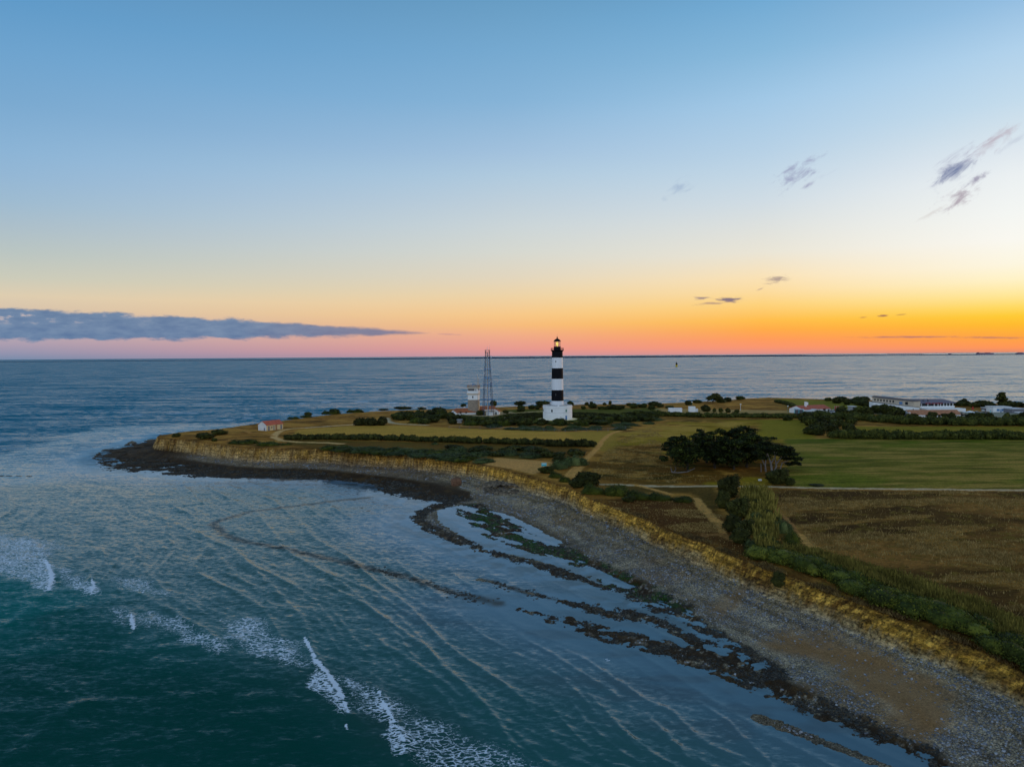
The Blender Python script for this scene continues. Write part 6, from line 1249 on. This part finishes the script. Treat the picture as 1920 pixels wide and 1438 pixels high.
ok = (tz <= 0.02) & (bz_ > 0.1) & (F_ > 0.4) & (kd_ < .5) & (rr.random(y.size) > sd_ * .86) & (rr.random(y.size) < np.clip(.35 + .65 * sstep(.45, .6, fbm(x / 7, y / 7, 3, 901)), 0, 1))
x, y = x[ok][:60000], y[ok][:60000]; sz_ = 0.8 * np.clip(.09 + .13 * rr.random(x.size) ** 3 * 2, .08, .42) * np.clip(y / 130, .85, 1.7)
rock_field('beach_stones', np.stack([x, y], 1), sz_, zgrid(x, y), M_peb, .6, 6)
y = 66 * (300 / 66) ** rr.random(420000); x = rr.uniform(-.65, .72, y.size) * y
kd_ = pick(DK, x, y); bz_ = pick(hb, x, y); tz = pick(toe, x, y)
ok = (kd_ > .35) & (tz <= 0) & (bz_ > -.12) & (bz_ < .8) & (rr.random(y.size) < sstep(.38, .6, fbm(x / 3, y / 3, 4, 903)))
x, y = x[ok][:70000], y[ok][:70000]; sz_ = (.10 + .22 * rr.random(x.size) ** 2) * np.clip(y / 120, .85, 1.9)
gk = (pick(kg, x, y) > -1) & (fbm(x / 4, y / 4, 3, 451) > .47) & (rr.random(x.size) < .55)
rock_field('weedy_rocks', np.stack([x, y], 1)[~gk], sz_[~gk], zgrid(x, y)[~gk], M_kelp, .55, 7)
rock_field('algae_rocks', np.stack([x, y], 1)[gk], sz_[gk], zgrid(x, y)[gk], stone_leaf('green_algae', (.008, .020, .003), (.028, .062, .008), (.08, .13, .025)), .4, 11)
lst = []
for (ax, ay), (bx, by) in zip(KELP[2][:-1], KELP[2][1:]): t_ = rr.random(90); lst.append(np.stack([ax + (bx - ax) * t_ + rr.normal(size=90) * .5, ay + (by - ay) * t_ + rr.normal(size=90) * .9], 1))
for (ax, ay), (bx, by) in zip(KELP[1][5:-1], KELP[1][6:]): t_ = rr.random(150); lst.append(np.stack([ax + (bx - ax) * t_ + rr.normal(size=150) * .6, ay + (by - ay) * t_ + rr.normal(size=150) * 1.1], 1))
lst = np.concatenate(lst); keep_ = fbm(lst[:, 0] / 1.6, lst[:, 1] / 1.6, 2, 905) > .48; lst = lst[keep_]; rock_field('weedy_rocks', lst, .15 + .3 * rr.random(len(lst)), np.full(len(lst), -.05), M_kelp, .5, 8)
# rockfall at the inner corner of the cliff
RB = SP([(903, 914), (925, 905), (960, 903), (1000, 908), (1030, 914), (1038, 922), (1000, 928), (950, 930), (912, 926)], 1.5); y = rr.uniform(min(q_[1] for q_ in RB), max(q_[1] for q_ in RB), 6000); x = rr.uniform(min(q_[0] for q_ in RB), max(q_[0] for q_ in RB), 6000)
ok = inside(x, y, RB) & (pick(toe, x, y) < .35); x, y = x[ok][:1500], y[ok][:1500]; dd_ = sdf(x, y, RB, 20); rock_field('rockfall_rubble', np.stack([x, y], 1), .25 + .55 * rr.random(x.size) ** 2, np.clip(zgrid(x, y), 1.2, 2.3) + np.clip(dd_ * .3, 0, 1.4) * (fbm(x / 4, y / 4, 2, 909) > .42), M_rub, .7, 9)
# stranded dark rocks on the ocean side of the point
y = rr.uniform(255, 400, 40000); x = rr.uniform(-240, -90, 40000); s_ = pick(sl_raw, x, y); ok = (s_ < -0.5) & (s_ > -11) & (rr.random(y.size) < sstep(.5, .62, fbm(x / 9, y / 9, 3, 907))) & (pick(F0, x, y) < 1)
x, y = x[ok][:4000], y[ok][:4000]; rock_field('weedy_rocks', np.stack([x, y], 1), .4 + .7 * rr.random(x.size), np.full(x.size, -.1), M_kelp, .45, 10)

# ------------------------------------------------------------------ sea mark and the far coast
p = at(1268.5, 688, 0); k_ = mpp(p); sm_ = empty('sea_mark', p, 0, 'small black and yellow beacon tower standing in the sea', 'beacon')
MB().lathe([(3.2 * k_, -2), (3.0 * k_, 0), (2.1 * k_, .6), (1.9 * k_, 4.0 * k_)], 16).build('base', M_yellow, sm_, sm=True); MB().lathe([(1.9 * k_, 4.0 * k_), (1.3 * k_, 7.4 * k_)], 16).build('shaft', M_black, sm_, sm=True); MB().lathe([(1.0 * k_, 7.4 * k_), (.15 * k_, 9.6 * k_)], 12).build('top_mark', M_black, sm_)
DFAR = 11500.0
def hz(px):                        # bearing to a photo column at far distance
    d_ = ray(px, 667); return d_.x / d_.y * DFAR
xs = np.linspace(hz(-250), hz(2200), 500); pxs = np.linspace(-250, 2200, 500)
hgt = np.interp(pxs, [-250, 300, 560, 700, 900, 1000, 1300, 1500, 1560, 1660, 1670, 1720, 1900, 2200], [3, 5, 8, 12, 17, 21, 21, 20, 15, 13, 6, 7, 11, 11]) * (0.8 + .4 * fbm(pxs / 14, pxs * 0, 4, 911))
V = []; 
for x_, h_ in zip(xs, hgt): V += [(x_, DFAR - 200, -2), (x_, DFAR, h_), (x_, DFAR + 700, h_ * .9), (x_, DFAR + 1200, -2)]
Fq = [(i * 4 + j, (i + 1) * 4 + j, (i + 1) * 4 + j + 1, i * 4 + j + 1) for i in range(499) for j in range(3)]
me = np_mesh('hills', V, Fq); M_far = flat_mat('far_coast', (0.030, 0.045, 0.085), 1.0, 0.0, .25, .004); o = link('hills', me, M_far); tag(o, kind='structure')  # distance haze painted in as a bluish grey coast colour
b = MB(); br = empty('bridge', (hz(1655), DFAR - 150, 0), 0, 'faint long bridge on many piers on the horizon at the right', 'bridge'); Lb = hz(1722) - hz(1655); M_fb = flat_mat('far_concrete', (0.20, 0.16, 0.20), 1.0, 0, .1, .01)
n_ = 16
b.hexa([(0, -6, 22), (Lb, -6, 22), (Lb, 6, 22), (0, 6, 22), (0, -6, 27), (Lb, -6, 27), (Lb, 6, 27), (0, 6, 27)]); b.build('deck', M_fb, br)
for i in range(n_): MB().box(Lb * i / n_, Lb * i / n_ + 7, -5, 5, -2, 22).build('pier', M_fb, br)
for i, (px, hs) in enumerate(((1815, [(0, 9, 16), (2, 3, 34), (10, 22, 24), (22, 30, 30), (30, 38, 22)]), (1888, [(0, 5, 18), (5, 12, 28), (12, 18, 20)]), (1764, [(0, 3, 18)]))):
    o = empty('port_building', (hz(px), DFAR - 250, 0), 0, ['pale port silos far off on the horizon, the larger group', 'port silos on the horizon near the right edge', 'tiny tower on the horizon between bridge and silos'][i], 'building')
    for (a_, c_, h_) in hs: MB().box(a_ * 6.5, c_ * 6.5, 0, 60, -2, h_ + 8).build('block', M_fb, o)
